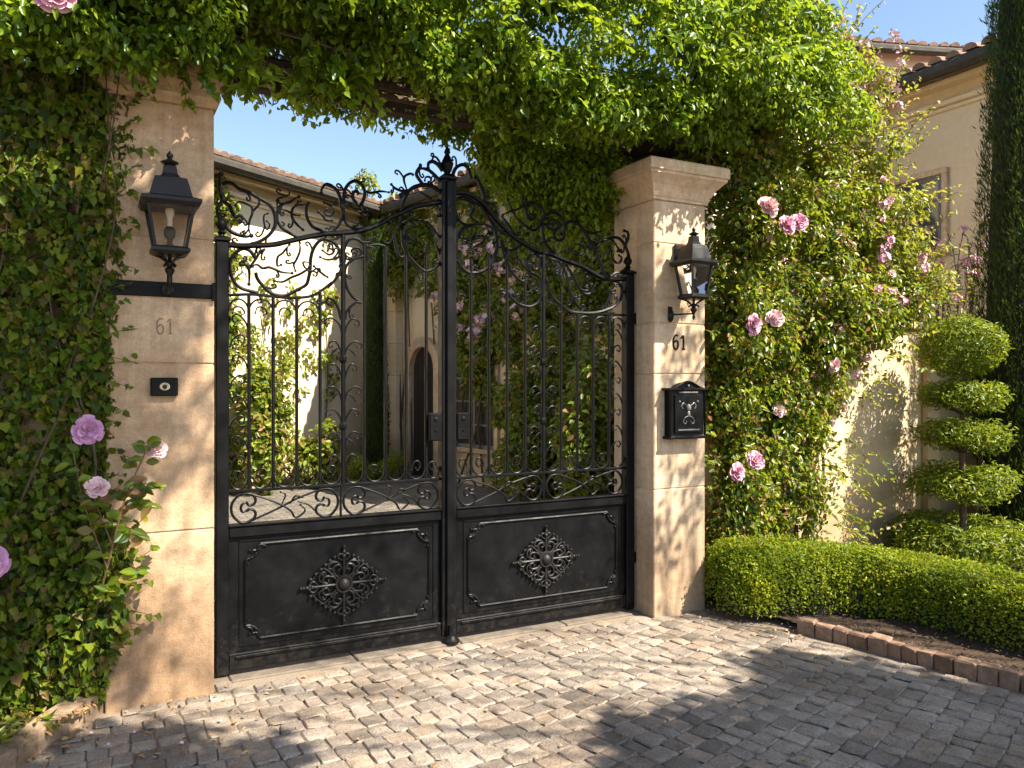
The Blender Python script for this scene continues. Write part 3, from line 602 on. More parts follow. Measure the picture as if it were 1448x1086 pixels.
def mailbox():
    x0, x1, z0, z1, zt, yb, yf = 3.277, 3.572, 1.158, 1.475, 1.522, 4.074, 4.0
    t = thing('mailbox', ((x0+x1)/2, yb, z0), 'black iron mailbox with an arched top on the right pillar', 'mailbox')
    def outline(e, n=14):
        xm = (x0+x1)/2; w = (x1-x0)/2-e
        pts = [(xm-w, z0+e), (xm+w, z0+e), (xm+w, z1-e*.6)]
        for i in range(1, n): # ogee arch
            u = 1-2*i/n; pts.append((xm+w*u, z1-e*.6+(zt-z1)*(math.cos(u*PI)*.5+.5)))
        pts.append((xm-w, z1-e*.6)); return pts
    def slab(o, ya, yb2):
        mb = MB(); n = len(o); vs = [(x, ya, z) for x, z in o]+[(x, yb2, z) for x, z in o]
        mb.add(vs, [tuple(range(n)), tuple(range(n, 2*n))[::-1]]+[(i, (i+1) % n, n+(i+1) % n, n+i) for i in range(n)]); return mb
    slab(outline(.012), yf+.006, yb).build('body', M['iron'], t)
    # raised rim
    mb = MB(); P = [(x, yf+.004, z) for x, z in outline(.004)]; P.append(P[0]); P.append(P[1]); mb.tube(P, .0075, 6, flat=1.3); mb.build('rim', M['iron'], t)
    mb = MB(); mb.box(x0-.014, x1+.014, yf-.012, yb, z1-.012, z1+.004, .003); mb.build('moulding', M['iron'], t); mb = MB(); mb.box(x0-.006, x1+.006, yf-.008, yb, z0-.01, z0+.008, .003); mb.build('moulding', M['iron'], t)
    d = mb = MB(); mb.box(x0+.035, x1-.035, yf-.004, yf+.0055, z0+.03, z1-.04, .003); door = mb.build('door', M['iron'], t)
    mb = MB(); xm = (x0+x1)/2; zc = (z0+z1)/2-.01  # relief crest: head, collar, scroll
    mb.blob((xm, yf-.006, zc+.045), (.018, .011, .024), 10, 6); mb.blob((xm, yf-.005, zc+.005), (.012, .008, .02), 8, 5)
    for s in (-1, 1):
        iron_curve(mb, [(xm+s*.008, zc-.01), (xm+s*.03, zc-.02), (xm+s*.045, zc-.045), (xm+s*.03, zc-.06), (xm+s*.018, zc-.045)], .004, 1, yf-.005)
        iron_curve(mb, [(xm+s*.02, zc+.06), (xm+s*.045, zc+.075), (xm+s*.06, zc+.055), (xm+s*.05, zc+.04)], .0035, 1, yf-.005)
        mb.blob((xm+s*.075, yf-.004, zc+.085), .008, 6, 4)
    mb.box(x0+.06, x1-.06, yf-.009, yf-.0045, z0+.045, z0+.054, .001)
    mb.build('relief', M['pewter'], door, smooth=True)
    mb = MB(); mb.box(x0+.07, x1-.07, yf-.007, yf+.0055, z1-.03, z1-.02, .002); mb.blob((xm, yf-.004, z1+.018), (.009, .006, .009), 8, 5); mb.build('letter_slot', M['pewter'], t)
mailbox()

# ------------------------------------------------------------------ lanterns
def lantern(cx, cy, z, w1, w0, h, label, mount):
    """z = bottom of the glass; w1/w0 half widths at rim and base; h glass height"""
    t = thing('wall_lantern', (cx, cy, z), label, 'lantern')
    zt = z+h; q = [(-1, -1), (1, -1), (1, 1), (-1, 1)]
    mb = MB()
    for sx, sy in q: mb.tube([(cx+sx*w0, cy+sy*w0, z), (cx+sx*w1*.93, cy+sy*w1*.93, zt)], .0085, 4)
    mb.sqlathe(cx-w0, cx+w0, cy-w0, cy+w0, [(-.02, z-.02), (.004, z-.02), (.018, z-.008), (.018, z+.004), (.006, z+.014), (-.02, z+.014)])
    mb.build('frame', M['iron_lamp'], t)
    mb = MB(); r = w1
    mb.sqlathe(cx, cx, cy, cy, [(r*.9, zt-.012), (r+.012, zt-.01), (r+.022, zt+.006), (r+.022, zt+.02), (r+.006, zt+.026), (r*.86, zt+.034), (r*.80, zt+.06), (r*.72, zt+.095), (r*.66, zt+.115), (r*.64, zt+.12), (r*.40, zt+.128), (r*.30, zt+.145), (r*.26, zt+.175), (r*.27, zt+.18)])
    rf = mb.build('roof', M['iron_lamp'], t)
    mb = MB(); k = r/.13
    mb.lathe([(.028*k, 0), (.026*k, .012*k), (.048*k, .026*k), (.05*k, .031*k), (.022*k, .045*k), (.012*k, .055*k), (.019*k, .066*k), (.018*k, .076*k), (.006*k, .09*k), (.001, .1*k)], (cx, cy, zt+.176), 10)
    mb.build('finial', M['iron_lamp'], rf, smooth=True)
    mb = MB()
    for i in range(4):
        a, b = q[i], q[(i+1) % 4]; e = .97
        mb.quad((cx+a[0]*w0*e, cy+a[1]*w0*e, z+.012), (cx+b[0]*w0*e, cy+b[1]*w0*e, z+.012), (cx+b[0]*w1*.9, cy+b[1]*w1*.9, zt-.008), (cx+a[0]*w1*.9, cy+a[1]*w1*.9, zt-.008))
    mb.build('glass', M['glass'], t)
    mb = MB(); mb.lathe([(.03, 0), (.03, .012), (.012, .02), (.012, .04), (.024, .055), (.026, .085), (.016, .10)], (cx, cy, z+.01), 12); mb.build('socket', M['iron_lamp'], t, smooth=True)
    mb = MB(); mb.lathe([(.011, 0), (.0115, .05*k), (.02*k, .062*k), (.026*k, .085*k), (.02*k, .115*k), (.006, .142*k), (.001, .15*k)], (cx, cy, z+.11), 12); mb.build('bulb', M['cream'], t, smooth=True)
    # pendant under the body
    mb = MB(); hb = mount['drop']
    mb.lathe([(.001, -hb), (.007, -hb+.008), (.010, -hb+.02), (.006, -hb+.03), (.009, -hb*.72), (.020, -hb*.60), (.022, -hb*.54), (.012, -hb*.46), (.018, -hb*.40), (.018, -hb*.36), (.009, -hb*.3), (.008, -.02)], (cx, cy, z), 10)
    for sx, sy in q:
        P = spline([(cx+sx*w0*.98, cy+sy*w0*.98, z-.014), (cx+sx*w0*.55, cy+sy*w0*.55, z-.028), (cx+sx*.012, cy+sy*.012, z-hb*.33), (cx+sx*.024, cy+sy*.024, z-hb*.44)], 4); mb.tube(P, .006, 5)
    mb.build('pendant', M['iron_lamp'], t, smooth=True)
    return t, zt
yf = LPX[2]
t, zt = lantern(.317, 3.945, 2.115, .104, .063, .205, 'large black lantern on the left pillar above the iron band', dict(drop=.16))
mb = MB()   # bracket from the iron band to the stem
P = spline([(.317, 4.07, 1.95), (.317, 4.02, 1.938), (.317, 3.96, 1.965), (.317, 3.948, 2.01)], 5); mb.tube(P, .012, 6, up=(1, 0, 0))
mb.lathe([(.026, 0), (.026, .008), (.012, .014)], (.317, 4.066, 1.95), 12, 'y'); mb.build('bracket', M['iron_lamp'], t, smooth=True)
t, zt = lantern(3.405, 3.925, 2.065, .088, .055, .205, 'smaller black lantern on a side arm on the right pillar above the mailbox', dict(drop=.15))
mb = MB(); mb.box(3.36, 3.46, 4.055, 4.074, 2.27, 2.42, .008); mb.lathe([(.05, 0), (.045, .03), (.03, .05)], (3.41, 4.055, 2.36), 12, 'y')
mb.tube([(3.41, 4.06, 2.36), (3.408, 3.99, 2.372), (3.405, 3.93, 2.36)], .02, 8, up=(1, 0, 0)); mb.build('arm', M['iron_lamp'], t)
mb = MB()
for dx in (-.075,):
    P = spline([(3.405+dx, 4.07, 1.99), (3.405+dx, 4.045, 1.965), (3.405+dx, 4.05, 1.93), (3.405+dx, 4.068, 1.915)], 4); mb.tube(P, .011, 6, up=(1, 0, 0)); mb.blob((3.405+dx, 4.06, 1.995), .014, 6, 4)
mb.box(3.315, 3.345, 4.066, 4.0745, 1.92, 2.01, .003); mb.tube([(3.33, 4.05, 1.955), (3.405, 3.915, 1.955)], .006, 6); mb.build('wall_hook', M['iron_lamp'], t)
# ================================================================== THE GATE (two leaves)
GY = 4.285
def med(parent, cx, cz, y):
    """pierced diamond rosette"""
    W, H = .235, .205
    mb = MB()
    for sx in (-1, 1):
        for sz in (-1, 1):
            Q = lambda pts: [(cx+sx*u*W, cz+sz*v*H) for u, v in pts]
            iron_curve(mb, Q([(.16, .10), (.26, .22), (.44, .24), (.50, .12), (.40, .06), (.36, .13)]), .0065, 3, y, 4)
            iron_curve(mb, Q([(.10, .17), (.22, .28), (.24, .46), (.12, .52), (.06, .42), (.13, .38)]), .0065, 3, y, 4)
            iron_curve(mb, Q([(.50, .08), (.58, .18), (.55, .32), (.45, .36), (.42, .28)]), .006, 1, y, 4)
            iron_curve(mb, Q([(.08, .52), (.18, .60), (.32, .57), (.36, .46), (.28, .42)]), .006, 1, y, 4)
            iron_curve(mb, Q([(.22, .64), (.34, .60), (.44, .50), (.56, .40), (.66, .30), (.74, .18)]), .005, 0, y+.002, 4)
            iron_curve(mb, Q([(.62, .06), (.70, .14), (.78, .10), (.76, .03)]), .0055, 1, y, 4)
            iron_curve(mb, Q([(.06, .64), (.14, .72), (.10, .80), (.03, .78)]), .0055, 1, y, 4)
            iron_curve(mb, Q([(.20, .20), (.34, .36), (.46, .46)]), .0055, 0, y, 4)
            for u, v in ((.66, .34), (.54, .45), (.44, .56), (.33, .66), (.22, .74), (.78, .22), (.30, .30), (.50, .30)): mb.blob((cx+sx*u*W, y-.004, cz+sz*v*H), .0095, 7, 4)
    for ax, az in ((1, 0), (-1, 0), (0, 1), (0, -1)):
        e = .94
        iron_curve(mb, [(cx+ax*.18*W, cz+az*.18*H), (cx+ax*.6*W, cz+az*.6*H), (cx+ax*e*W, cz+az*e*H)], .0075, 3, y-.001, 3)
        for k, r in ((.74, .013), (.86, .011), (1.0, .009)): mb.blob((cx+ax*k*W, y-.004, cz+az*k*H), (r, .011, r), 8, 5)
        for s in (-1, 1): mb.blob((cx+ax*.80*W+az*s*.05*W, y-.003, cz+az*.80*H+ax*s*.05*H), .009, 7, 4)
    o = mb.build('medallion', M['medallion'], parent, smooth=True)
    mb = MB(); mb.lathe([(.050, -.008), (.052, .004), (.047, .012), (.039, .012), (.036, .006), (.034, .010), (.026, .022), (.012, .030), (.001, .031)], (cx, y, cz), 24, 'y')
    mb.build('boss', M['medallion'], o, smooth=True)

def ucurl(mb, xa, xb, z, up, r=.0055):
    """U arc between two bars with little inward curls; up=+1 opens upward"""
    xm = (xa+xb)/2; w = (xb-xa)/2
    P = [(xm+w*math.cos(a), z+up*(.066+.066*math.sin(a))) for a in np.linspace(PI, 2*PI, 9)]
    iron_curve(mb, P, r, 0, GY-.002, 2)

def heart(mb, cx, cz, w, h, s, r=.0078):
    """closed C whose two ends roll inward, open towards +s"""
    full = [(.29, .32), (.48, .14), (.86, .21), (1.0, .5), (.76, .82), (.29, .96), (-.29, .88), (-.81, .45), (-.95, 0), (-.81, -.47), (-.29, -.92), (.29, -.98), (.81, -.79), (1.0, -.5), (.86, -.21), (.48, -.11), (.36, -.2)]
    iron_curve(mb, [(cx+s*u*w, cz+v*h) for u, v in full], r, 0, GY, 4)
    inner = [(.29, .32), (-.05, .25), (-.19, 0), (-.05, -.27), (.29, -.21)]
    iron_curve(mb, [(cx+s*u*w, cz+v*h) for u, v in inner], r*.95, 1, GY, 4)

def leaf(xh, xm, bars, scrolls, rails, label, hinge_right):
    """xh hinge side x, xm meeting side x"""
    lo, hi = min(xh, xm), max(xh, xm)
    t = thing('gate_leaf', (xh, GY, 0), label, 'gate', 'leaves of the driveway gate')
    sgn = 1 if xm > xh else -1
    zt = 2.235
    mb = MB(); a, b = sorted((xh-sgn*.031, xh+sgn*.033)); mb.box(a, b, GY-.034, GY+.034, .012, zt, .006)
    xc = (a+b)/2
    mb.sqlathe(a, b, GY-.034, GY+.034, [(-.004, zt), (.008, zt+.003), (.008, zt+.014), (-.014, zt+.028)]); mb.build('hinge_stile', M['iron'], t)
    mb = MB(); mb.lathe([(.018, .02), (.013, .035), (.022, .046), (.013, .056), (.026, .078), (.028, .092), (.018, .11), (.006, .122), (.009, .13), (.001, .145)], (xc, GY, zt), 12); mb.build('finial', M['iron'], t, smooth=True)
    za = 2.70
    mb = MB(); mx0, mx1 = sorted((xm, xm-sgn*.046)); mb.box(mx0, mx1, GY-.034, GY+.034, .03, za, .005); mb.build('meeting_stile', M['iron'], t)
    x0, x1 = (b, mx0) if sgn > 0 else (mx1, a)
    mb = MB(); mb.box(x0+.0005, x1-.0005, GY-.025, GY+.025, .03, .115, .005); mb.box(x0+.03, x1-.03, GY-.034, GY-.0255, .088, .104, .003); mb.build('bottom_rail', M['iron'], t)
    mb = MB(); mb.box(x0+.0005, x1-.0005, GY-.028, GY+.028, .712, .768, .005); mb.box(x0+.0005, x1-.0005, GY-.036, GY+.030, .7685, .778, .002); mb.build('middle_rail', M['iron'], t)
    mb = MB(); mb.box(x0+.0005, x1-.0005, GY-.012, GY+.012, .942, .957, .002); mb.build('lower_rail', M['iron'], t)
    mb = MB(); mb.box(x0+.0005, x1-.0005, GY-.006, GY+.012, .1155, .7115); pn = mb.build('kick_panel', M['iron'], t)
    # panel moulding with notched, leafy corners
    px0, px1, pz0, pz1, q = x0+.085, x1-.07, .175, .668, .075
    mb = MB()
    P = []
    for cx, cz, a0 in ((px0, pz0, 90), (px1, pz0, 180), (px1, pz1, 270), (px0, pz1, 360)):
        for k in range(7):
            an = math.radians(a0-15*k); P.append((cx+q*math.cos(an), GY-.010, cz+q*math.sin(an)))
    P += P[:2]; mb.tube(P, .0075, 6)
    P2 = [(px0-.028, GY-.008, pz0-.028), (px1+.028, GY-.008, pz0-.028), (px1+.028, GY-.008, pz1+.022), (px0-.028, GY-.008, pz1+.022), (px0-.028, GY-.008, pz0-.028)]
    for u, v in zip(P2, P2[1:]): mb.tube([u, v], .005, 4)
    for cx, cz, ux, uz in ((px0, pz0, 1, 1), (px1, pz0, -1, 1), (px1, pz1, -1, -1), (px0, pz1, 1, -1)):
        iron_curve(mb, [(cx+ux*.10, cz+uz*.012), (cx+ux*.07, cz+uz*.005), (cx+ux*.055, cz+uz*.03), (cx+ux*.035, cz+uz*.032), (cx+ux*.03, cz+uz*.055), (cx+ux*.005, cz+uz*.07), (cx+ux*.012, cz+uz*.10)], .006, 1, GY-.012, 4)
        for u, v in ((.052, .05), (.068, .03), (.03, .068), (.02, .03)): mb.blob((cx+ux*u, GY-.012, cz+uz*v), .008, 6, 4)
    mb.build('panel_moulding', M['iron'], pn)
    med(t, (px0+px1)/2+.005*sgn, .408, GY-.018)
    # bars
    rail = spline([(x, 0, z) for x, z in rails[0][1]], 6); mid = spline([(x, 0, z) for x, z in rails[1][1]], 6)
    def zat(P, x):
        best = None
        for u, v in zip(P, P[1:]):
            if min(u.x, v.x) <= x <= max(u.x, v.x) and abs(v.x-u.x) > 1e-6: best = u.z+(v.z-u.z)*(x-u.x)/(v.x-u.x)
        return best
    for i, (x, how) in enumerate(bars):
        if how == 'top': z1 = (zat(rail, x) or 2.3)
        elif isinstance(how, float): z1 = how
        else: z1 = zat(mid, x) or 1.9
        r = .014 if how == 'top' else .0095
        mb = MB(); mb.tube([(x, GY, .950), (x, GY, z1)], r, 8)
        if how == 'top': mb.lathe([(.016, 0), (.022, .015), (.022, .03), (.016, .045)], (x, GY, 1.25), 8); mb.lathe([(.016, 0), (.022, .015), (.022, .03), (.016, .045)], (x, GY, 1.62), 8)
        mb.build('baluster', M['iron'], t)
    for hw, pts in rails:
        mb = MB(); iron_curve(mb, pts, hw*.74, 0, GY, 6, 8, flat=1.3); mb.build('top_rail' if hw > .015 else 'arched_rail', M['iron'], t, smooth=True)
    for hw, tp, pts in scrolls:
        mb = MB(); iron_curve(mb, pts, hw*1.14, tp, GY+random.uniform(-.004, .004), 5, 6); mb.build('scroll', M['iron'], t, smooth=True)
        P = spline([(x, 0, z) for x, z in pts], 5); L = sum((b-a).length for a, b in zip(P, P[1:]))
        for k in range(int(L/.11)):   # little leaf curls springing from the scroll
            i = random.randrange(1, len(P)-1); tg = (P[i+1]-P[i-1]).normalized(); sd = random.choice((-1, 1)); nm = Vector((-tg.z, 0, tg.x))*sd; e = random.uniform(.028, .052)
            if abs(tg.length) < .5: continue
            q = lambda u, v: (P[i].x+tg.x*u*e+nm.x*v*e, P[i].z+tg.z*u*e+nm.z*v*e)
            if q(.9, .9)[1] > zat(rail, min(max(q(.9, .9)[0], rail[0].x+.01), rail[-1].x-.01))+.30: continue
            mb = MB(); iron_curve(mb, [q(0, 0), q(.35, .25), q(.75, .62), q(.85, 1.0), q(.55, 1.12), q(.42, .86)], .0056, 3, GY-.003, 3); mb.build('tendril', M['iron'], t, smooth=True)
    # row of arcs on the lower rail with curls
    xs = [x0] + [x for x, h in bars] + [x1]
    mb = MB()
    for a, b in zip(xs, xs[1:]):
        if b-a < .05: continue
        ucurl(mb, a+.004, b-.004, .957, 1)
        xmid = (a+b)/2
        if random.random() < .75:
            s = random.choice((-1, 1)); k = random.uniform(.8, 1.1)
            iron_curve(mb, [(xmid-s*.028, 1.01), (xmid-s*.012, 1.0+.05*k), (xmid+s*.014, 1.0+.055*k), (xmid+s*.026, 1.03), (xmid+s*.008, 1.005), (xmid-s*.004, 1.02)], .0048, 1, GY, 4)
    mb.build('arc_row', M['iron'], t)
    # arches under the arched rail
    mb = MB()
    low = [x for x, h in bars if h == 'mid']
    xs2 = sorted(low + [xh+sgn*.033])
    for a, b in zip(xs2, xs2[1:]):
        if b-a > .16: continue
        za, zb = zat(mid, a) or zat(mid, b) or 1.94, zat(mid, b) or zat(mid, a) or 1.94
        z = min(za, zb)-.012; xmid = (a+b)/2; w = (b-a)/2
        iron_curve(mb, [(xmid+w*math.cos(an), z-.075+.07*math.sin(an)) for an in np.linspace(0, PI, 9)], .0055, 0, GY, 2)
        iron_curve(mb, [(xmid-.03, z-.08), (xmid-.018, z-.05), (xmid+.012, z-.048), (xmid+.03, z-.075), (xmid+.012, z-.09)], .005, 1, GY, 4)
    mb.build('arch_row', M['iron'], t)
    # scroll band between middle and lower rail
    zc = (.778+.942)/2; hh = (.942-.778)/2-.004; xmid = (x0+x1)/2; span = (x1-x0)/2
    mb = MB(); mb.tube([(xmid, GY, .778), (xmid, GY, .942)], .007, 6); mb.build('baluster', M['iron'], t)
    for c0, c1 in ((x0, xmid), (xmid, x1)):
        w = hh*.80
        for cx, s in ((c0+w+.012, 1), (c1-w-.012, -1)):
            mb = MB(); heart(mb, cx, zc, w, hh, s); mb.build('scroll', M['iron'], t, smooth=True)
        mb = MB(); xa, xb = c0+w*1.5+.02, c1-w*1.5-.02; xm_ = (xa+xb)/2
        iron_curve(mb, [(xa, zc+hh*.9), (xm_-.06, zc+.02), (xm_+.02, zc-.03), (xm_+.05, zc-hh*.92), (xm_+.10, zc-hh*.5), (xm_+.075, zc-.005)], .006, 3, GY, 4)
        iron_curve(mb, [(xa, zc-hh*.92), (xm_-.05, zc-.02), (xm_+.06, zc+.03), (xb, zc+hh*.9)], .006, 0, GY+.004, 4)
        iron_curve(mb, [(xm_+.02, zc+.01), (xm_+.05, zc+.045), (xm_+.085, zc+.035)], .006, 1, GY-.003, 4)
        iron_curve(mb, [(xm_-.02, zc+.012), (xm_-.005, zc+.055), (xm_-.03, zc+.07)], .005, 1, GY-.003, 4)
        iron_curve(mb, [(xb, zc-hh*.9), (xm_+.12, zc-.01), (xm_+.06, zc+.015)], .005, 0, GY, 4)
        mb.build('scroll', M['iron'], t, smooth=True)
    # climbing tendrils on the heavy bar
    for x, how in bars:
        if how != 'top': continue
        for k in range(7):
            z = 1.03+k*.125
            for s in (-1, 1):
                e = random.uniform(.8, 1.15)
                mb = MB(); iron_curve(mb, [(x+s*.008, z), (x+s*.022, z+.05), (x+s*.055*e, z+.085), (x+s*.09*e, z+.07), (x+s*.085*e, z+.045), (x+s*.068*e, z+.055)], .0052, 3, GY-.004, 4)
                if k % 2: iron_curve(mb, [(x+s*.022, z+.05), (x+s*.05, z+.03), (x+s*.07, z+.005)], .0048, 1, GY-.004, 3)
                mb.build('tendril', M['iron'], t, smooth=True)
    # thin tendrils in the narrow bay beside the hinge stile and between bars
    xe = (xh+sgn*.033 + min((x for x, h in bars), key=lambda v: abs(v-xh)))/2
    for k in range(8):
        z = 1.10+k*.105; s = 1 if k % 2 else -1
        mb = MB(); iron_curve(mb, [(xe+s*.045, z-.04), (xe+s*.03, z), (xe-s*.005, z+.03), (xe-s*.03, z+.015), (xe-s*.02, z-.012), (xe-s*.004, z-.002)], .0048, 3, GY, 4)
        mb.build('tendril', M['iron'], t, smooth=True)
    # hinges
    for z in (.35, 1.94):
        mb = MB(); e = -sgn
        mb.lathe([(.026, 0), (.026, .07)], (xh-sgn*.032+e*.008, GY, z-.035), 10)
        wx0, wx1 = sorted((xh-sgn*.045, xh-sgn*.066)); mb.box(wx0, wx1, GY-.02, GY+.02, z-.02, z+.02, .003)
        mb.build('hinge', M['iron'], t)
    # lock box
    mb = MB(); a2, b2 = sorted((xm-sgn*.047, xm-sgn*.125)); mb.box(a2, b2, GY-.042, GY+.04, 1.175, 1.335, .006); lk = mb.build('lock_box', M['iron'], t)
    xk = (a2+b2)/2
    mb = MB(); mb.lathe([(.013, 0), (.013, .004), (.007, .006)], (xk, GY-.042, 1.30), 12, 'y'); mb.lathe([(.008, 0), (.008, .004), (.004, .005)], (xk, GY-.042, 1.235), 10, 'y'); mb.build('keyhole', M['iron'], lk)
    return t

LB = [(.724, 'mid'), (.8475, 'mid'), (.971, 'mid'), (1.096, 'mid'), (1.223, 'top'), (1.3445, 2.285), (1.468, 2.275), (1.59, 'top2'), (1.714, 2.25)]
LBARS = [(x, (2.40 if h == 'top2' else h)) for x, h in LB]
RBARS = [(2.001, 2.25), (2.119, 2.28), (2.244, 2.34), (2.37, 2.16), (2.499, 'top'), (2.63, 2.097), (2.753, 'mid'), (2.875, 'mid'), (2.999, 'mid')]
CX = 1.8465
gl = leaf(.588, CX-.001, LBARS, LEFT_SCROLLS, LEFT_RAILS, 'left leaf of the black wrought iron gate, hung on the ivy covered pillar', False)
RR = [RIGHT_RAILS[0], RIGHT_RAILS[2]]
gr = leaf(3.153, CX+.001, RBARS, RIGHT_SCROLLS, RR, 'right leaf of the black wrought iron gate, hung beside the mailbox pillar', True)
mb = MB(); iron_curve(mb, RIGHT_RAILS[1][1], RIGHT_RAILS[1][0]*.7, 0, GY, 6, 8); mb.build('arched_rail', M['iron'], gr, smooth=True)
# cover strip, finial and foot of the meeting post (on the left leaf)
mb = MB(); mb.box(CX-.022, CX+.022, GY-.052, GY-.0345, .03, 2.69, .005); mb.build('cover_strip', M['iron'], gl)
mb = MB(); z = 2.7005
mb.sqlathe(CX-.04, CX+.04, GY-.034, GY+.034, [(0, z), (.008, z+.004), (.008, z+.018), (-.008, z+.03), (-.02, z+.04)])
mb.lathe([(.022, .036), (.018, .046), (.026, .055), (.034, .082), (.038, .098), (.030, .118), (.017, .145), (.012, .153), (.020, .166), (.013, .182), (.006, .197), (.003, .215), (.001, .222)], (CX, GY, z), 12)
mb.build('finial', M['iron'], gl)
mb = MB(); mb.lathe([(.05, 0), (.05, .012), (.034, .022), (.03, .034), (.022, .04), (.018, .10)], (CX, GY-.058, .004), 12); mb.build('drop_bolt', M['iron'], gl, smooth=True)
# ================================================================== HOUSES
class Frame:
    def __init__(s, A, B):
        s.A = Vector((A[0], A[1], 0)); d = Vector((B[0]-A[0], B[1]-A[1], 0)); s.L = d.length; s.u = d.normalized(); s.n = Vector((s.u.y, -s.u.x, 0))
        s.M = Matrix(((s.u.x, -s.n.x, 0, A[0]), (s.u.y, -s.n.y, 0, A[1]), (0, 0, 1, 0), (0, 0, 0, 1)))  # local x along, y into the house, z up
    def p(s, a, d, z): return s.A + s.u*a - s.n*d + Vector((0, 0, z))

def xbox(mb, fr, x0, x1, y0, y1, z0, z1, c=0): mb.box(x0, x1, y0, y1, z0, z1, c, fr.M)

def tiles(mb, fr, a0, a1, y0, z0, pitch, length, pw=.20, pl=.36, seg=5):
    cols = int((a1-a0)/pw); ct, st = math.cos(pitch), math.sin(pitch)
    for i in range(cols):
        x = a0+(i+.5)*pw; rows = int(length/pl)
        for j in range(rows):
            s0 = j*pl - .03 + random.gauss(0, .008); s1 = s0+pl+.06; r0, r1 = .088, .072
            xj = x+random.gauss(0, .006); lift0 = .03+random.gauss(0, .004); lift1 = .0
            vs = []
            for (s, r, l) in ((s0, r0, lift0), (s1, r1, lift1)):
                for k in range(seg+1):
                    a = PI*k/seg; h = r*math.sin(a)*.8+l
                    vs.append(fr.M @ Vector((xj+r*math.cos(a), y0+s*ct-h*st, z0+s*st+h*ct)))
            fs = [(k, k+1, seg+2+k, seg+1+k) for k in range(seg)] + [tuple(range(seg+1))]
            mb.add(vs, fs)

def house(name, A, B, depth, eave, pitch, mat, label, cat='house', zbase=-.05, over=.42, cornice=True, hip=False):
    fr = Frame(A, B); L = fr.L
    t = thing(name, (A[0], A[1], 0), label, cat)
    rz = eave+(depth/2+over)*math.tan(pitch)
    mb = MB(); zr = eave-.02+(depth/2)*math.tan(pitch)
    lift = over*math.tan(pitch)-.035
    P = [(0, zbase), (depth, zbase), (depth, eave+lift), (depth/2, rz-.04), (0, eave+lift)]
    vs = [fr.M @ Vector((x, y, z)) for x in (0, L) for y, z in P]
    mb.add(vs, [(0, 1, 2, 3, 4), (9, 8, 7, 6, 5)]+[(i, (i+1) % 5, 5+(i+1) % 5, 5+i) for i in range(5)])
    mb.build('wall', mat, t)
    if cornice:
        mb = MB()
        for d, z0, z1 in ((.04, eave-.36, -.31+eave), (.10, eave-.308, eave-.25), (.17, eave-.09, eave-.03)):
            xbox(mb, fr, -.05, L+.05, -d, -.001, z0, z1, .01)
        mb.build('cornice', mat, t)
    mb = MB(); tp = math.tan(pitch)
    for s in (0, 1):   # roof decks with thickness
        y0, y1 = (-over, depth/2) if s == 0 else (depth/2, depth+over)
        za, zb = (eave-.02, rz-.02) if s == 0 else (rz-.02, eave-.02)
        vs = [fr.M @ Vector(p) for p in ((-.2, y0, za), (L+.2, y0, za), (L+.2, y1, zb), (-.2, y1, zb), (-.2, y0, za+.05), (L+.2, y0, za+.05), (L+.2, y1, zb+.05), (-.2, y1, zb+.05))]
        mb.add(vs, [(0, 1, 2, 3), (4, 5, 6, 7), (0, 1, 5, 4), (1, 2, 6, 5), (2, 3, 7, 6), (3, 0, 4, 7)])
    roof = mb.build('roof', M['tile'], t)
    mb = MB(); tiles(mb, fr, -.2, L+.2, -over-.04, eave+.035, pitch, (depth/2+over)/math.cos(pitch)); mb.build('roof_tiles', M['tile'], roof)
    # gutter
    mb = MB(); P = [fr.p(-.2, -over-.05, eave-.03), fr.p(L+.2, -over-.05, eave-.03)]; mb.tube(P, .075, 8); mb.build('gutter', M['fascia'], t)
    return t, fr

def window(t, fr, a0, a1, z0, z1, rows=3, cols=2, trim=.09, mat=None, sill=True, pane=None):
    mat = mat or M['limestone_pale']
    mb = MB()
    for x0, x1, u, v in ((a0-trim, a0-.0005, z0, z1), (a1+.0005, a1+trim, z0, z1), (a0-trim, a1+trim, z1+.0005, z1+trim)): xbox(mb, fr, x0, x1, -.05, .02, u, v, .008)
    w = mb.build('window', mat, t)
    mb = MB(); f = .055
    xbox(mb, fr, a0, a0+f, -.02, .03, z0, z1); xbox(mb, fr, a1-f, a1, -.02, .03, z0, z1); xbox(mb, fr, a0+f, a1-f, -.02, .03, z0, z0+f); xbox(mb, fr, a0+f, a1-f, -.02, .03, z1-f, z1)
    for i in range(1, cols): x = a0+(a1-a0)*i/cols; xbox(mb, fr, x-.02, x+.02, -.018, .03, z0+f, z1-f)
    for j in range(1, rows):
        z = z0+(z1-z0)*j/rows
        for i in range(cols):
            xa = a0+(a1-a0)*i/cols+(f if i == 0 else .02); xb = a0+(a1-a0)*(i+1)/cols-(f if i == cols-1 else .02)
            xbox(mb, fr, xa, xb, -.016, .03, z-.014, z+.014)
    mb.build('frame', M['frame'], w)
    mb = MB(); xbox(mb, fr, a0+.01, a1-.01, -.008, -.003, z0+.01, z1-.01); mb.build('pane', pane or M['pane'], w)
    if sill:
        mb = MB(); xbox(mb, fr, a0-trim-.03, a1+trim+.03, -.09, .02, z0-.07, z0-.001, .01); mb.build('sill', mat, w)
    return w

# left wing, closing the courtyard
A1, B1 = (-3.55, 8.27), (4.59, 13.41)
h1, f1 = house('courtyard_house', A1, B1, 5.0, 4.43, math.radians(19), M['stucco_house'], 'cream house with a tiled roof seen through the left gate leaf, sunlit wall')
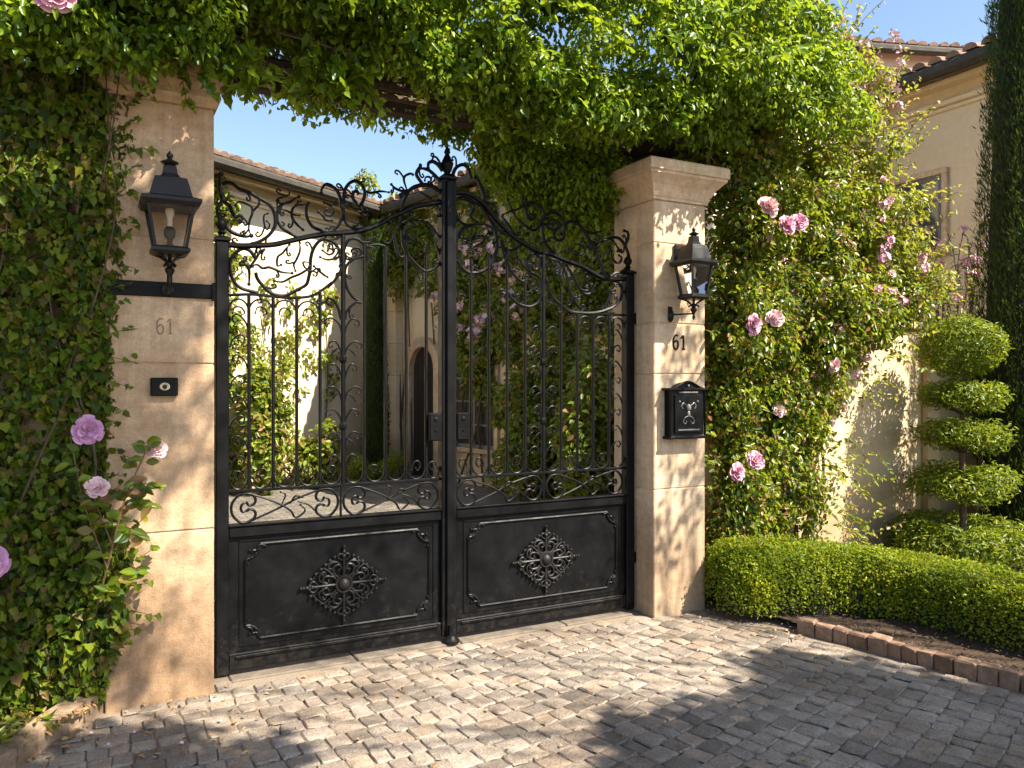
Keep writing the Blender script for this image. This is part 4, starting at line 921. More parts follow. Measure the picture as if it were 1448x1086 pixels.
# wing beside it, running toward the gate
A2, B2 = (4.60, 13.42), (5.81, 6.52)
h2, f2 = house('courtyard_house', A2, B2, 3.0, 4.43, math.radians(17), M['stucco_house'], 'vine covered house wing with arched doorway behind the right gate leaf')
def aw(Y): return (13.42-Y)/(13.42-6.52)*f2.L
window(h2, f2, aw(11.25), aw(10.2), .55, 1.95, 4, 2, pane=M['pane_dark'])
# arched doorway
mb = MB(); a0, a1 = aw(12.45), aw(11.72); am = (a0+a1)/2; w = (a1-a0)/2
n = 12; arch = [(am+w*math.cos(PI*k/n), 1.75+w*math.sin(PI*k/n)) for k in range(n+1)]
out = [(am+(w+.16)*math.cos(PI*k/n), 1.75+(w+.16)*math.sin(PI*k/n)) for k in range(n+1)]
arch = [(a1, 0)]+arch+[(a0, 0)]; out = [(a1+.16, 0)]+out+[(a0-.16, 0)]; m_ = len(arch)
vs = [f2.M @ Vector((x, -.10, z)) for x, z in arch]+[f2.M @ Vector((x, -.10, z)) for x, z in out]+[f2.M @ Vector((x, .02, z)) for x, z in arch]+[f2.M @ Vector((x, .02, z)) for x, z in out]
fs = []
for i in range(m_-1): fs += [(i, i+1, m_+i+1, m_+i), (i, i+1, 2*m_+i+1, 2*m_+i), (m_+i, m_+i+1, 3*m_+i+1, 3*m_+i)]
mb.add(vs, fs); dr = mb.build('doorway', M['limestone_pale'], h2)
mb = MB(); vs = [f2.M @ Vector((x, -.012, z)) for x, z in arch]+[f2.M @ Vector((x, .01, z)) for x, z in arch]
mb.add(vs, [tuple(range(m_)), tuple(range(m_, 2*m_))[::-1]]+[(i, (i+1) % m_, m_+(i+1) % m_, m_+i) for i in range(m_)])
for k in range(1, 5): xbox(mb, f2, a0+(a1-a0)*k/5-.004, a0+(a1-a0)*k/5+.004, -.02, -.0125, .02, 1.9)
mb.build('door', M['wood'], dr)
# stone pier at the inner corner
mb = MB()
for k in range(8): xbox(mb, f2, .10, .62, -.16, -.001, k*.55, k*.55+.547, .01)
mb.build('corner_pier', M['stucco_house'], h2)

# house on the right beyond the garden wall
h3, f3 = house('villa', (9.0, 9.2), (9.0, 3.5), 6.0, 5.12, math.radians(15), M['stucco_house'], 'cream villa with tiled eaves and one small window, upper right behind the cypress')
def a3(Y): return 9.2-Y
window(h3, f3, a3(6.72), a3(5.93), 3.12, 4.02, 3, 2, .07)
h4, f4 = house('villa', (10.9, 8.95), (14.6, 7.60), 3.5, 7.02, math.radians(8), M['stucco_pink'], 'pinkish upper storey with a tiled roof edge rising behind the cream villa', 'house', 4.5, .16, False)
# ================================================================== PLANTS
def stems(mb, paths, r0, r1, n=6):
    for P in paths:
        P = spline(P, 5); L = len(P)
        mb.tube(P, [r0+(r1-r0)*i/(L-1) for i in range(L)], n)

def prop_mesh(mb, name, mats):
    o = mb
    return o

# --- rose bloom meshes (unit radius, facing +z) shared by all blooms
def petal(mb, a, tilt, R, width, cup, base, lift):
    vs = []; nu, nv = 5, 4
    for j in range(nv):
        t = j/(nv-1)
        for i in range(nu):
            s = (i/(nu-1)-.5)*2
            w = width*(.35+.65*math.sin(min(1, t*1.15+.08)*PI*.55))*(1 if t < .95 else .8)
            r = base+R*t*math.cos(tilt*(1-.35*t)); z = lift+R*t*math.sin(tilt)*(1-.12*t) + cup*(s*s)*t
            r -= cup*.6*s*s*t; z += (random.gauss(0, .02) if j == nv-1 else 0)
            x, y = r, s*w*t**.6
            vs.append((x*math.cos(a)-y*math.sin(a), x*math.sin(a)+y*math.cos(a), z))
    mb.add(vs, [(j*nu+i, j*nu+i+1, (j+1)*nu+i+1, (j+1)*nu+i) for j in range(nv-1) for i in range(nu-1)])
def rose_mesh(name, mat, open_=1.0):
    mb = MB()
    for k, (n, tilt, R, w, lift) in enumerate(((7, .12, 1.0, .46, -.10), (7, .38, .86, .42, -.04), (6, .66, .72, .36, .02), (6, .95, .58, .3, .05), (5, 1.2, .46, .22, .06), (4, 1.4, .34, .16, .06))):
        for i in range(n): petal(mb, 2*PI*(i+.5*(k % 2)+random.uniform(-.18, .18))/n, tilt*random.uniform(.85, 1.15)/open_, R*random.uniform(.9, 1.06), w, .16, .03, lift)
    o = mb.build(name, mat, loc=(0, 0, 0), smooth=False); me = o.data
    me.polygons.foreach_set('use_smooth', [True]*len(me.polygons))
    mod = None
    bpy.data.objects.remove(o); return me
def cluster_mesh(name, mat, n=13):
    mb = MB()
    for k in range(n):
        u = Vector((random.gauss(0, 1), random.gauss(0, 1), random.gauss(0, .8)+.5)).normalized(); c = u*random.uniform(.5, 1.0)
        q = u.to_track_quat('Z', 'Y').to_matrix(); r = random.uniform(.26, .40)
        for i in range(6):
            a = 2*PI*i/6+random.uniform(-.2, .2); d = random.uniform(.1, .5)
            pts = [(0, 0, 0), (r*.6, -r*.34, d*r*.5), (r, -r*.12, d*r), (r, r*.12, d*r), (r*.6, r*.34, d*r*.5)]
            vs = [c + q @ Vector((x*math.cos(a)-y*math.sin(a), x*math.sin(a)+y*math.cos(a), z)) for x, y, z in pts]
            mb.add(vs, [(0, 1, 2, 3, 4)])
    o = mb.build(name, mat, loc=(0, 0, 0)); me = o.data; bpy.data.objects.remove(o); return me
ROSE = {k: [rose_mesh('bloom', M['petal_'+k], o) for o in (1.0, 1.25, .85)] for k in ('pink', 'mauve', 'pale')}
CLUS = {k: [cluster_mesh('blossom', M['petal_'+k]) for _ in range(2)] for k in ('pink', 'pale')}
def put(me, name, parent, p, face, R):
    o = bpy.data.objects.new(name, me); register(o, p, parent)
    q = Vector(face).normalized().to_track_quat('Z', 'Y'); o.rotation_mode = 'QUATERNION'
    o.rotation_quaternion = q @ Matrix.Rotation(random.uniform(0, 6.28), 3, 'Z').to_quaternion()
    o.scale = (R, R, R*random.uniform(.85, 1.1)); return o
def bloom(parent, kind, p, R, face=None):
    face = face or (random.gauss(-.15, .25), -1, random.gauss(.25, .25))
    o = put(random.choice(ROSE[kind]), 'bloom', parent, p, face, R)
    return o

# ------------------------------------------------------------------ ivy left of the gate
ivy = thing('ivy', (-.3, 4.15, 0), 'dense green ivy covering the wall left of the left pillar', 'ivy')
def ivy_edge(z):
    zs = [0, .1, .3, .45, .75, .88, 1.1, 1.5, 2.1, 2.45, 2.9, 3.4]; xs = [.0, .04, .08, .15, .17, .08, .055, .08, .12, .15, .18, .2]
    return np.interp(z, zs, xs)
n = 21000
z = rng.uniform(.02, 3.35, n); x = -1.35 + (ivy_edge(z)+1.35)*rng.beta(1.25, .95, n)
P0 = np.stack([x, np.zeros(n), z], 1)
edge = np.clip((ivy_edge(z)-x)/.16, 0, 1)
x += fld(P0, 6, 3)*.035*(1-edge)
rel = .5+.5*fld(P0, 3.2) ; lay = rng.random(n)**.7
y = 4.19 - edge*(.05+.17*rel)*lay - .045 - .06*(1-edge)
y -= np.exp(-((z-.6)/.35)**2)*.10*lay
keep = (fld(P0, 7, 5) > -.78) | (lay < .4)
C = np.stack([x, y, z], 1)[keep]; k = len(C)
Nn = np.array((.12, -.9, .35)) + rng.normal(size=(k, 3))*.62
D = np.array((.1, -.25, -1.0)) + rng.normal(size=(k, 3))*.5
leaf_mesh('foliage', C, Nn, D, rng.uniform(.02, .045, k)+(rng.random(k) < .2)*.014, 'ivy', F['ivy'], ivy)
mb = MB(); paths = []
for i in range(30):
    x = random.uniform(-.9, .08); fy = 4.17 if i < 22 else 4.06; P = [(x, 4.12, 0)]
    for k in range(1, 9): x += random.gauss(0, .07); x = min(x, float(ivy_edge(k*.38))-.04); P.append((x, fy-random.uniform(.0, .06), k*.38))
    paths.append(P)
stems(mb, paths[:22], .011, .005); stems(mb, paths[22:], .006, .003)
# loose shoots over the pillar face
st = [((float(ivy_edge(zz))-.02, 4.04, zz), (random.uniform(.3, .9), -.15, random.uniform(-.3, .6))) for zz in np.linspace(.25, 2.9, 26)]
lines, C, Nn, D = sprays(st, .11, .018, gravity=1.2)
leaf_mesh('foliage', C, Nn+np.array((0, -.6, 0)), D, rng.uniform(.026, .042, len(C)), 'ivy', F['ivy'], ivy)
for P in lines: mb.tube(P, .0018, 4)
mb.build('stem', M['bark'], ivy)

# ------------------------------------------------------------------ rose shoots in front of the left pillar
rb = thing('rose_bush', (.02, 3.96, 0), 'rose shoots with mauve blooms growing out of the ivy over the left pillar', 'rose bush')
mb = MB()
main = [(-.02, 4.08, .1), (.0, 4.0, .4), (.07, 3.86, .75), (.13, 3.86, 1.0), (.20, 3.88, 1.17), (.235, 3.93, 1.25)]
side = [[(.10, 3.86, .9), (.16, 3.87, .97), (.24, 3.88, .96)], [(.13, 3.86, 1.02), (.19, 3.86, 1.06), (.26, 3.87, 1.05)], [(.09, 3.86, .85), (.15, 3.86, .86), (.22, 3.86, .80)],
        [(.08, 3.86, .80), (.03, 3.84, .95), (.0, 3.83, 1.05)], [(.05, 3.88, .6), (.13, 3.86, .66), (.19, 3.85, .69)], [(.06, 3.87, .7), (-.03, 3.84, 1.0), (-.08, 3.84, 1.28)]]
stems(mb, [main], .006, .003); stems(mb, side, .003, .0016); mb.build('stem', M['twig'], rb)
C = []; D = []; Nn = []
for P, per in [(main[2:], 26)] + [(s, 14) for s in side]:
    S = spline(P, 8)
    for i in range(per):
        q = random.randrange(len(S)-1); t_ = (S[q+1]-S[q]).normalized(); sd = random.choice((-1, 1))
        C.append(S[q]+Vector((random.gauss(0, .012), random.gauss(-.01, .012), random.gauss(0, .012)))); D.append(Vector((sd*.9, -.25, random.uniform(-.5, .35)))+t_*.5)
        Nn.append(Vector((random.gauss(0, .3), -.8, .6+random.gauss(0, .3))))
leaf_mesh('foliage', np.array(C), np.array(Nn), np.array(D), rng.uniform(.045, .075, len(C)), 'oval', F['rose'], rb)
for kind, p, R, f in (('mauve', (-.015, 3.82, 1.305), .064, (.12, -1, .1)), ('pale', (.02, 3.82, 1.06), .052, (-.1, -.9, .6)), ('pale', (.262, 3.96, 1.205), .05, (-.15, -1, .35)),
                      ('mauve', (-.36, 3.72, .80), .075, (.15, -1, .2)), ('pink', (-.13, 3.62, 3.055), .085, (.1, -1, -.1))): bloom(rb, kind, p, R, f)

# ------------------------------------------------------------------ timber beam and the vine arching over the gate
mb = MB(); mb.box(.1, 3.6, 4.26, 4.32, 3.17, 3.23, .02); mb.box(.1, 3.6, 4.55, 4.65, 3.152, 3.24, .008)
for x in (.2, .36, 3.3, 3.46): mb.box(x, x+.07, 3.98, 4.72, 3.063, 3.1515, .006)
for i in range(3, 7): x = .25+i*.53; mb.box(x, x+.05, 3.95, 4.8, 3.243, 3.32, .006)
tag(mb.build('pergola_beam', M['wood'], loc=(1.8, 4.3, 3.06)), 'old dark timber beams spanning the two pillars under the vine', 'beam')

vine = thing('climbing_vine', (3.75, 4.4, 0), 'thick leafy vine arching over the gate from pillar to pillar', 'vine')
cl = []
for i in range(430):
    x = random.uniform(-1.4, 4.5); a = random.uniform(-.35, PI+.55)
    r = random.choice((.08, .11, .14, .18, .24))*random.uniform(.85, 1.15)
    yy = 4.33 - .66*math.cos(a)*random.uniform(.85, 1.1); zz = 3.52+.70*math.sin(a)*random.uniform(.85, 1.12)
    if x < .4: zz -= .05
    if zz - r*.7 < 3.10 + (.10 if .55 < x < 2.0 and yy < 4.2 else 0): zz = 3.10 + r*.7 + random.uniform(0, .12) + (.2 if .5 < x < 2.0 else 0)
    if x > 3.1 and zz-r < 3.02 and yy < 4.7: zz = 3.03+r
    cl.append(((x, yy, zz), (r*1.25, r*.95, r*.8)))
for i in range(110):   # lower front lip in front of the beam
    x = random.uniform(-.9, 3.1); r = random.uniform(.07, .12); cl.append(((x, random.uniform(3.74, 4.12), random.uniform(3.13, 3.32)+(.2 if .5 < x < 1.25 else .08 if x < 2 and x > .5 else 0)), (r*1.2, r, r*.85)))
for i in range(130):   # thicker towards the right pillar
    x = random.uniform(1.6, 3.7); r = random.uniform(.07, .12); cl.append(((x, random.uniform(3.74, 4.15), random.uniform(3.05, 3.3)+.04*(x > 3.0)+.07*(x < 2.2)), (r*1.2, r, r*.85)))
for i in range(90):
    x = random.uniform(2.25, 3.2); r = random.uniform(.06, .11); cl.append(((x, random.uniform(4.36, 4.7), random.uniform(2.98-.2*min(1, (x-2.2)*2), 3.1)), (r*1.2, r, r)))
for i in range(90):    # and the back of the arch
    x = random.uniform(.2, 1.9); r = random.uniform(.10, .17); cl.append(((x, random.uniform(4.3, 5.0), random.uniform(3.3, 3.95)), (r*1.2, r, r*.85)))
for i in range(60):    # closing the top over the left half
    x = random.uniform(-.1, 1.6); r = random.uniform(.10, .17); cl.append(((x, random.uniform(3.75, 4.3), random.uniform(3.36, 3.65)), (r*1.2, r, r*.85)))
for i in range(34):    # over the left cap
    x = random.uniform(-.3, .5); r = random.uniform(.07, .12); cl.append(((x, random.uniform(3.72, 3.98), random.uniform(3.02, 3.2)-.1*(x < .25)), (r*1.2, r, r*.9)))
# low hanging mass behind the right half of the gate
for i in range(90):
    x = random.uniform(2.4, 3.3); t_ = (x-2.3)/1.0
    zz = random.uniform(3.02-.42*min(1, t_*1.5), 3.12); r = random.uniform(.09, .17)
    cl.append(((x, random.uniform(4.55, 5.0), zz), (r*1.1, r, r*.9)))
C, Nn, D = clump_leaves(cl, 860, (0, -.5, .35), .7, .6)
leaf_mesh('foliage', C, Nn, D, rng.uniform(.028, .052, len(C)), 'oval', F['arch'], vine)
k = rng.random(len(C)) < .0
st = []
for i in range(46):
    x = random.choice((random.uniform(.35, .95), random.uniform(.98, 1.3), random.uniform(1.9, 2.3), random.uniform(.4, 3.2)))
    st.append(((x, random.uniform(3.85, 4.4), random.uniform(3.18, 3.28)), (random.gauss(0, .5), random.gauss(-.2, .3), -1)))
for i in range(22): st.append(((random.gauss(1.12, .10), random.uniform(3.9, 4.2), 3.2), (random.gauss(0, .25), -.1, -1)))
for i in range(14): st.append(((random.gauss(.58, .12), random.uniform(3.85, 4.1), 3.12), (random.gauss(.1, .4), -.2, -1)))
for i in range(150): st.append(((random.uniform(-.8, 4.3), random.uniform(3.6, 3.85), random.uniform(3.35, 4.0)), (random.gauss(0, .5), -1, random.uniform(-.3, .6))))
lines, C, Nn, D = sprays(st, .24, .016, gravity=1.0)
leaf_mesh('foliage', C, Nn, D, rng.uniform(.04, .07, len(C)), 'ivy', F['arch'], vine)
mb = MB()
for P in lines: mb.tube(P, .0022, 4)
paths = []
for i in range(24):
    x = random.uniform(-.8, 2.5); y = random.uniform(4.02, 4.5); zz = random.uniform(3.2, 3.35); P = []
    for k in range(random.randint(5, 11)): P.append((x, y, zz)); x += random.uniform(.16, .3); y += random.gauss(0, .06); zz = min(3.45, max(3.2, zz+random.gauss(0, .04)))
    paths.append(P)
stems(mb, paths, .007, .003)
stems(mb, [[(3.80, 4.42, 0), (3.78, 4.40, 1.0), (3.84, 4.38, 2.0), (3.6, 4.45, 2.95), (2.8, 4.45, 3.2), (1.8, 4.42, 3.18), (.8, 4.4, 3.2), (-.3, 4.3, 3.25)]], .04, .014, 8)
mb.build('stem', M['bark'], vine)

# ------------------------------------------------------------------ climbing rose on the right wall
rose = thing('climbing_rose', (4.5, 4.42, 0), 'big flowering rose climbing over the garden wall right of the mailbox pillar', 'climbing rose')
poly = [(3.70, 2.1), (3.72, 2.7), (3.64, 3.0), (3.5, 3.1), (3.4, 4.2), (4.3, 4.33), (4.53, 4.26), (4.95, 4.02), (5.40, 3.82), (5.70, 3.46), (5.84, 3.1), (6.05, 2.74), (6.14, 2.36), (5.95, 1.95), (5.55, 1.86), (5.26, 1.63), (5.1, 1.2), (5.04, .77), (5.10, .25), (4.06, .25), (4.0, .78), (3.72, 1.01), (3.93, 1.22), (3.76, 1.62)]
pa = [list(p) for p in poly]
cl = []; tries = 0
for zz in np.linspace(.3, 2.9, 34): cl.append(((random.uniform(3.86, 4.35), random.uniform(4.2, 4.34), zz), (.16, .12, .15)))
while len(cl) < 520 and tries < 9000:
    tries += 1
    x = random.uniform(3.4, 6.35); zz = random.uniform(.2, 4.3); r = random.uniform(.075, .17)
    pts = np.array([(x, zz), (x-r*.9, zz), (x+r*.9, zz), (x, zz-r*.9), (x, zz+r*.8)])
    if not in_poly(pts[:, 0], pts[:, 1], pa).all(): continue
    if zz < 1.9 and random.random() < .0+.45*(x > 4.75): continue
    up = min(1, max(0, (zz-1.0)/1.4)); yy = 4.40 - random.uniform(.02, .16+.40*up)
    if zz > 2.4: yy += random.uniform(0, .35)
    cl.append(((x, yy, zz), (r*1.1, r*.85, r)))
C, Nn, D = clump_leaves(cl, 780, (0, -.8, .35), .6, .55)
tip = (C[:, 0]+.5*(C[:, 2]-3) > 5.35 + rng.normal(size=len(C))*.25) & (C[:, 2] > 2.2)
sz = rng.uniform(.028, .055, len(C))
leaf_mesh('foliage', C[~tip], Nn[~tip], D[~tip], sz[~tip], 'oval', F['rose'], rose)
st = []
edgepts = [((4.6, 4.15), 14), ((5.0, 4.0), 22), ((5.45, 3.72), 24), ((5.68, 3.4), 22), ((5.84, 3.0), 18), ((6.02, 2.6), 16), ((6.05, 2.2), 12), ((5.5, 1.85), 10), ((5.2, 1.5), 10), ((5.1, .9), 16), ((5.15, .5), 14)]
for (x, zz), k in edgepts:
    for i in range(k):
        hi = zz > 2
        st.append(((x+random.gauss(-.1, .12), random.uniform(3.95, 4.35), zz+random.gauss(-.05, .1)), (random.uniform(-.1, 1.0), random.uniform(-.6, .2), random.uniform(.0, 1.1) if hi else random.uniform(-.5, .5))))
lines, C2, N2, D2 = sprays(st, .30, .018, gravity=.5)
tipC = np.concatenate([C[tip], C2]); tipN = np.concatenate([Nn[tip], N2]); tipD = np.concatenate([D[tip], D2])
leaf_mesh('foliage', tipC, tipN, tipD, rng.uniform(.026, .05, len(tipC)), 'oval', F['rose_tip'], rose)
st = [((random.uniform(3.8, 5.0), random.uniform(3.9, 4.3), random.uniform(.4, 3.6)), (random.gauss(-.1, .6), -.9, random.gauss(.1, .5))) for i in range(110)]
st += [((random.gauss(3.84, .05), random.uniform(4.15, 4.35), zz), (-.5, -.4, random.gauss(0, .4))) for zz in np.linspace(.8, 2.8, 26)]
lines2, C3, N3, D3 = sprays(st, .22, .018, gravity=.8)
leaf_mesh('foliage', C3, N3, D3, rng.uniform(.03, .056, len(C3)), 'oval', F['rose'], rose)
mb = MB()
for P in lines+lines2: mb.tube(P, .002, 4)
paths = []
for i in range(20):
    x = random.uniform(4.1, 5.0); P = [(x, 4.44, 0)]
    for k in range(1, 9): x += random.gauss(.05*(k > 3), .09); P.append((x, 4.44-random.uniform(.02, .1)-(.12 if k > 4 else 0), k*.40))
    paths.append(P)
stems(mb, paths, .014, .005); mb.build('stem', M['bark'], rose)
for kind, p, R in (('pale', (3.923, 3.80, 2.666), .080), ('pink', (4.095, 3.80, 2.566), .070), ('pink', (4.21, 3.80, 2.595), .068), ('pink', (3.826, 3.83, 1.896), .072), ('pale', (4.0, 3.81, 1.937), .066),
      ('pale', (4.72, 3.94, 1.64), .060), ('pale', (4.345, 4.1, 1.315), .055), ('pink', (4.015, 4.0, .977), .072), ('pink', (3.845, 4.0, .911), .070)): bloom(rose, kind, p, R)
for x, zz in ((5.0, 3.3), (5.3, 3.05), (5.55, 2.75), (5.15, 2.7), (5.75, 2.5), (5.4, 2.35), (4.75, 2.95), (4.9, 2.35), (5.6, 2.15), (4.6, 3.4), (5.25, 3.5), (5.05, 2.05)): bloom(rose, 'pale', (x, 3.97, zz), random.uniform(.034, .052))
for i in range(16):   # buds and small half open flowers
    x = random.uniform(3.95, 5.6); zz = random.uniform(.8, 3.3)
    if not in_poly(np.array([x]), np.array([zz]), pa)[0]: continue
    bloom(rose, random.choice(('pink', 'pale')), (x, 4.28-.34*min(1, max(0, (zz-1.0)/1.4)), zz), random.uniform(.018, .04), (random.gauss(0, .4), -1, random.uniform(-.2, .9)))
# loose trusses of small blossom along the sunny shoulder and top
spots = [(4.62, 4.2, 'pale'), (4.78, 4.14, 'pale'), (4.86, 4.02, 'pale'), (5.0, 3.98, 'pale'), (4.95, 3.86, 'pale'), (5.12, 3.8, 'pale'), (5.3, 3.78, 'pale'), (4.70, 3.95, 'pale'), (5.42, 3.62, 'pale'), (5.22, 3.62, 'pale')] + [(random.uniform(4.55, 5.5), random.uniform(3.55, 4.25), 'pale') for _ in range(26)]
spots += [(random.uniform(4.95, 5.85), random.uniform(2.0, 2.95), 'pink') for _ in range(15)] + [(random.uniform(4.3, 5.4), random.uniform(1.5, 2.3), 'pink') for _ in range(10)] + [(random.uniform(4.2, 5.0), random.uniform(.6, 1.4), 'pale') for _ in range(5)]
for x, zz, kind in spots:
    up = min(1, max(0, (zz-1.0)/1.4)); yy = 4.30-.34*up-random.uniform(0, .06)
    put(random.choice(CLUS[kind]), 'blossom', rose, (x, yy, zz), (random.gauss(0, .3), -1, .4), random.uniform(.035, .06))

# ------------------------------------------------------------------ clipped hedge
hedge = thing('hedge', (4.4, 3.5, 0), 'low clipped box hedge curving from the right pillar along the drive', 'hedge')
HP = [Vector(p) for p in spline([(3.60, 3.96, 0), (3.86, 3.90, 0), (4.15, 3.78, 0), (4.42, 3.60, 0), (4.60, 3.33, 0), (4.66, 3.0, 0), (4.68, 2.55, 0), (4.76, 2.0, 0), (4.9, 1.3, 0), (5.0, .6, 0)], 10)]
HS = [0.0]
for a, b in zip(HP, HP[1:]): HS.append(HS[-1]+(b-a).length)
HS = np.array(HS); HPa = np.array([(p.x, p.y) for p in HP]); LT = HS[-1]
def hedge_surf(s, a, k=1.0):
    cx = np.interp(s, HS, HPa[:, 0]); cy = np.interp(s, HS, HPa[:, 1])
    e = .02; tx = np.interp(s+e, HS, HPa[:, 0])-np.interp(s-e, HS, HPa[:, 0]); ty = np.interp(s+e, HS, HPa[:, 1])-np.interp(s-e, HS, HPa[:, 1])
    l = np.hypot(tx, ty)+1e-9; tx /= l; ty /= l
    ca, sa = np.cos(a), np.sin(a); o = np.sign(ca)*np.abs(ca)**.62; h = np.abs(sa)**.55
    hw = .275*k; H = (.405 - .05*np.clip((s-.3)/1.5, 0, 1))*k
    endf = np.clip(s/.26, 0, 1); endf = np.sqrt(np.maximum(0, 1-(1-endf)**2.4))
    p = np.stack([cx-ty*o*hw*endf, cy+tx*o*hw*endf, .03+h*H*(.55+.45*endf)], 1)
    nrm = np.stack([-ty*ca - tx*(1-endf)*1.2, tx*ca - ty*(1-endf)*1.2, sa*1.0], 1)
    return p, unit(nrm)
n = 66000
s = rng.random(n)*3.5; s[:9000] = rng.random(9000)*.32; s = np.clip(s-.0, 0.0, LT-.05); a = rng.random(n)*PI
p, nr = hedge_surf(s, a)
p += nr*(fld(p, 9)*.016+fld(p, 24, 4)*.008+rng.normal(0, .011, n)+(rng.random(n) < .02)*rng.uniform(.01, .05, n))[:, None]
ok = fld(p, 13, 2) > -.98; p = p[ok]; nr = nr[ok]; n = len(p)
D = nr*.7+rng.normal(size=(n, 3))*.6+np.array((0, 0, .25)); Nn = nr*.5+rng.normal(size=(n, 3))*.6+np.array((0, 0, .3))
leaf_mesh('foliage', p, Nn, D, rng.uniform(.014, .026, n), 'box', F['box'], hedge)
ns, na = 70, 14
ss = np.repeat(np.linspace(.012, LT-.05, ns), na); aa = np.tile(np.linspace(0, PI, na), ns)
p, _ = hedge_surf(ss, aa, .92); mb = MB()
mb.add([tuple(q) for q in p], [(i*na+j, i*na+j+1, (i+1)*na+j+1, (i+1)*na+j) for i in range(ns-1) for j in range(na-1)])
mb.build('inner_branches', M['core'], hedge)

# ------------------------------------------------------------------ tiered topiary
def pad(C, Nn, D, c, r, n, ragged=.08):
    u = unit(rng.normal(size=(n, 3))); k = 1+rng.normal(0, ragged*.5, (n, 1)); inn = rng.random(n) < .25; k[inn] *= rng.uniform(.6, .95, (inn.sum(), 1))
    p = np.array(c)+u*np.array(r)*k*(1+.09*fld(u*np.array(r)*9+np.array(c), 1.6)[:, None])
    C.append(p); Nn.append(unit(u*np.array((.5, .5, .9))+rng.normal(size=(n, 3))*.45+np.array((0, 0, .25)))); D.append(unit(u*np.array((1, 1, .7))+rng.normal(size=(n, 3))*.45+np.array((0, 0, .25))))
TX, TY = 6.27, 3.97
top = thing('topiary', (TX, TY, 0), 'tiered cloud pruned topiary with a bare trunk in front of the cream wall', 'topiary')
C = []; Nn = []; D = []
pad(C, Nn, D, (TX, TY, 1.81), (.285, .285, .225), 4300, .14)
for (zc, R, hz, n) in ((1.42, .325, .098, 2900), (1.10, .355, .104, 3300), (.70, .40, .125, 4200)):
    for k in range(9):
        a = 2*PI*k/9+random.uniform(-.25, .25); rr = R*.56
        pad(C, Nn, D, (TX+rr*math.cos(a), TY+rr*math.sin(a), zc+random.gauss(0, .02)), (R*.42, R*.42, hz*random.uniform(.75, 1.15)), n//10, .2)
    pad(C, Nn, D, (TX, TY, zc+.01), (R*.45, R*.45, hz*.8), n//10)
for k in range(11):
    a = 2*PI*k/11; pad(C, Nn, D, (TX+.36*math.cos(a), TY+.36*math.sin(a), .22+.02*math.sin(a)), (.19, .19, .18), 800)
C = np.concatenate(C); leaf_mesh('foliage', C, np.concatenate(Nn), np.concatenate(D), rng.uniform(.028, .055, len(C)), 'lance', F['topiary'], top)
mb = MB(); stems(mb, [[(TX, TY, 0), (TX+.012, TY, .5), (TX-.008, TY, 1.0), (TX+.01, TY, 1.4), (TX, TY, 1.85)]], .03, .014, 8); br = []
for zc, R in ((1.42, .35), (1.10, .385), (.70, .43), (.22, .45), (1.8, .28)):
    for k in range(12):
        a = 2*PI*k/12+random.uniform(-.2, .2); z0 = zc-.16 if zc > .3 else .05
        br.append([(TX, TY, z0), (TX+R*.4*math.cos(a), TY+R*.4*math.sin(a), z0+.07), (TX+R*.8*math.cos(a), TY+R*.8*math.sin(a), zc-.02)])
stems(mb, br, .009, .003, 5); mb.build('trunk', M['bark'], top, smooth=True)

# ------------------------------------------------------------------ cypresses
def cypress(x, y, h, r, n, size, label):
    t = thing('cypress', (x, y, 0), label, 'cypress')
    def rad(z):
        u = z/h; return r*np.minimum(1, np.power(np.maximum(0, 1-u), .42))*(.82+.18*np.minimum(1, u*5))
    z = rng.random(n)**.9*h*.985+.03; a = rng.random(n)*2*PI
    dirs = np.stack([np.cos(a), np.sin(a), np.zeros(n)], 1)
    g = fld(np.stack([np.cos(a)*2.2, np.sin(a)*2.2, z*.55], 1), 2.6)
    rr = rad(z)*(1+.10*g+rng.normal(0, .05, n)) - rng.random(n)**3*.12*rad(z)
    p = np.stack([x+dirs[:, 0]*rr, y+dirs[:, 1]*rr, z], 1)
    D = np.array((0, 0, 1.0))+dirs*.34+rng.normal(size=(n, 3))*.2; Nn = dirs+rng.normal(size=(n, 3))*.45
    leaf_mesh('foliage', p, Nn, D, rng.uniform(.6, 1.3, n)*size, 'blade', F['cypress'], t)
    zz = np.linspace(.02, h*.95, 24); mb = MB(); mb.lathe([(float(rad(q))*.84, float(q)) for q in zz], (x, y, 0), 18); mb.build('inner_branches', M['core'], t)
    mb = MB(); mb.tube([(x, y, -.02), (x, y, h*.5)], [r*.22, r*.06], 8); mb.build('trunk', M['bark'], t)
    return t
cypress(7.30, 3.93, 7.6, .545, 52000, .062, 'tall dark cypress at the right edge in front of the cream villa')
cypress(3.98, 12.1, 4.1, .215, 12000, .07, 'slim cypress in the courtyard corner seen through the left gate leaf')

# ------------------------------------------------------------------ oleander beyond the garden wall
ol = thing('oleander', (7.75, 5.1, 0), 'thin airy shrub with pinkish tips growing behind the garden wall below the villa window', 'shrub')
st = []
for i in range(46):
    a = random.uniform(0, 2*PI); st.append(((7.75+.35*math.cos(a), 5.1+.2*math.sin(a), random.uniform(1.5, 2.5)), (random.gauss(0, .3), random.gauss(0, .2), 1)))
lines, C, Nn, D = sprays(st, .75, .035, gravity=.2)
leaf_mesh('foliage', C, Nn, D, rng.uniform(.05, .085, len(C)), 'lance', F['rose'], ol)
mb = MB()
for P in lines: mb.tube(P, .004, 4)
for P in lines: mb.tube([(7.75, 5.1, 0), tuple((np.array((7.75, 5.1, 1.0))+P[0])/2), P[0]], .008, 4)
mb.build('stem', M['bark'], ol)
for P in lines[::2]: put(random.choice(CLUS['pink']), 'blossom', ol, tuple(P[-1]), (0, -.5, 1), random.uniform(.05, .08))

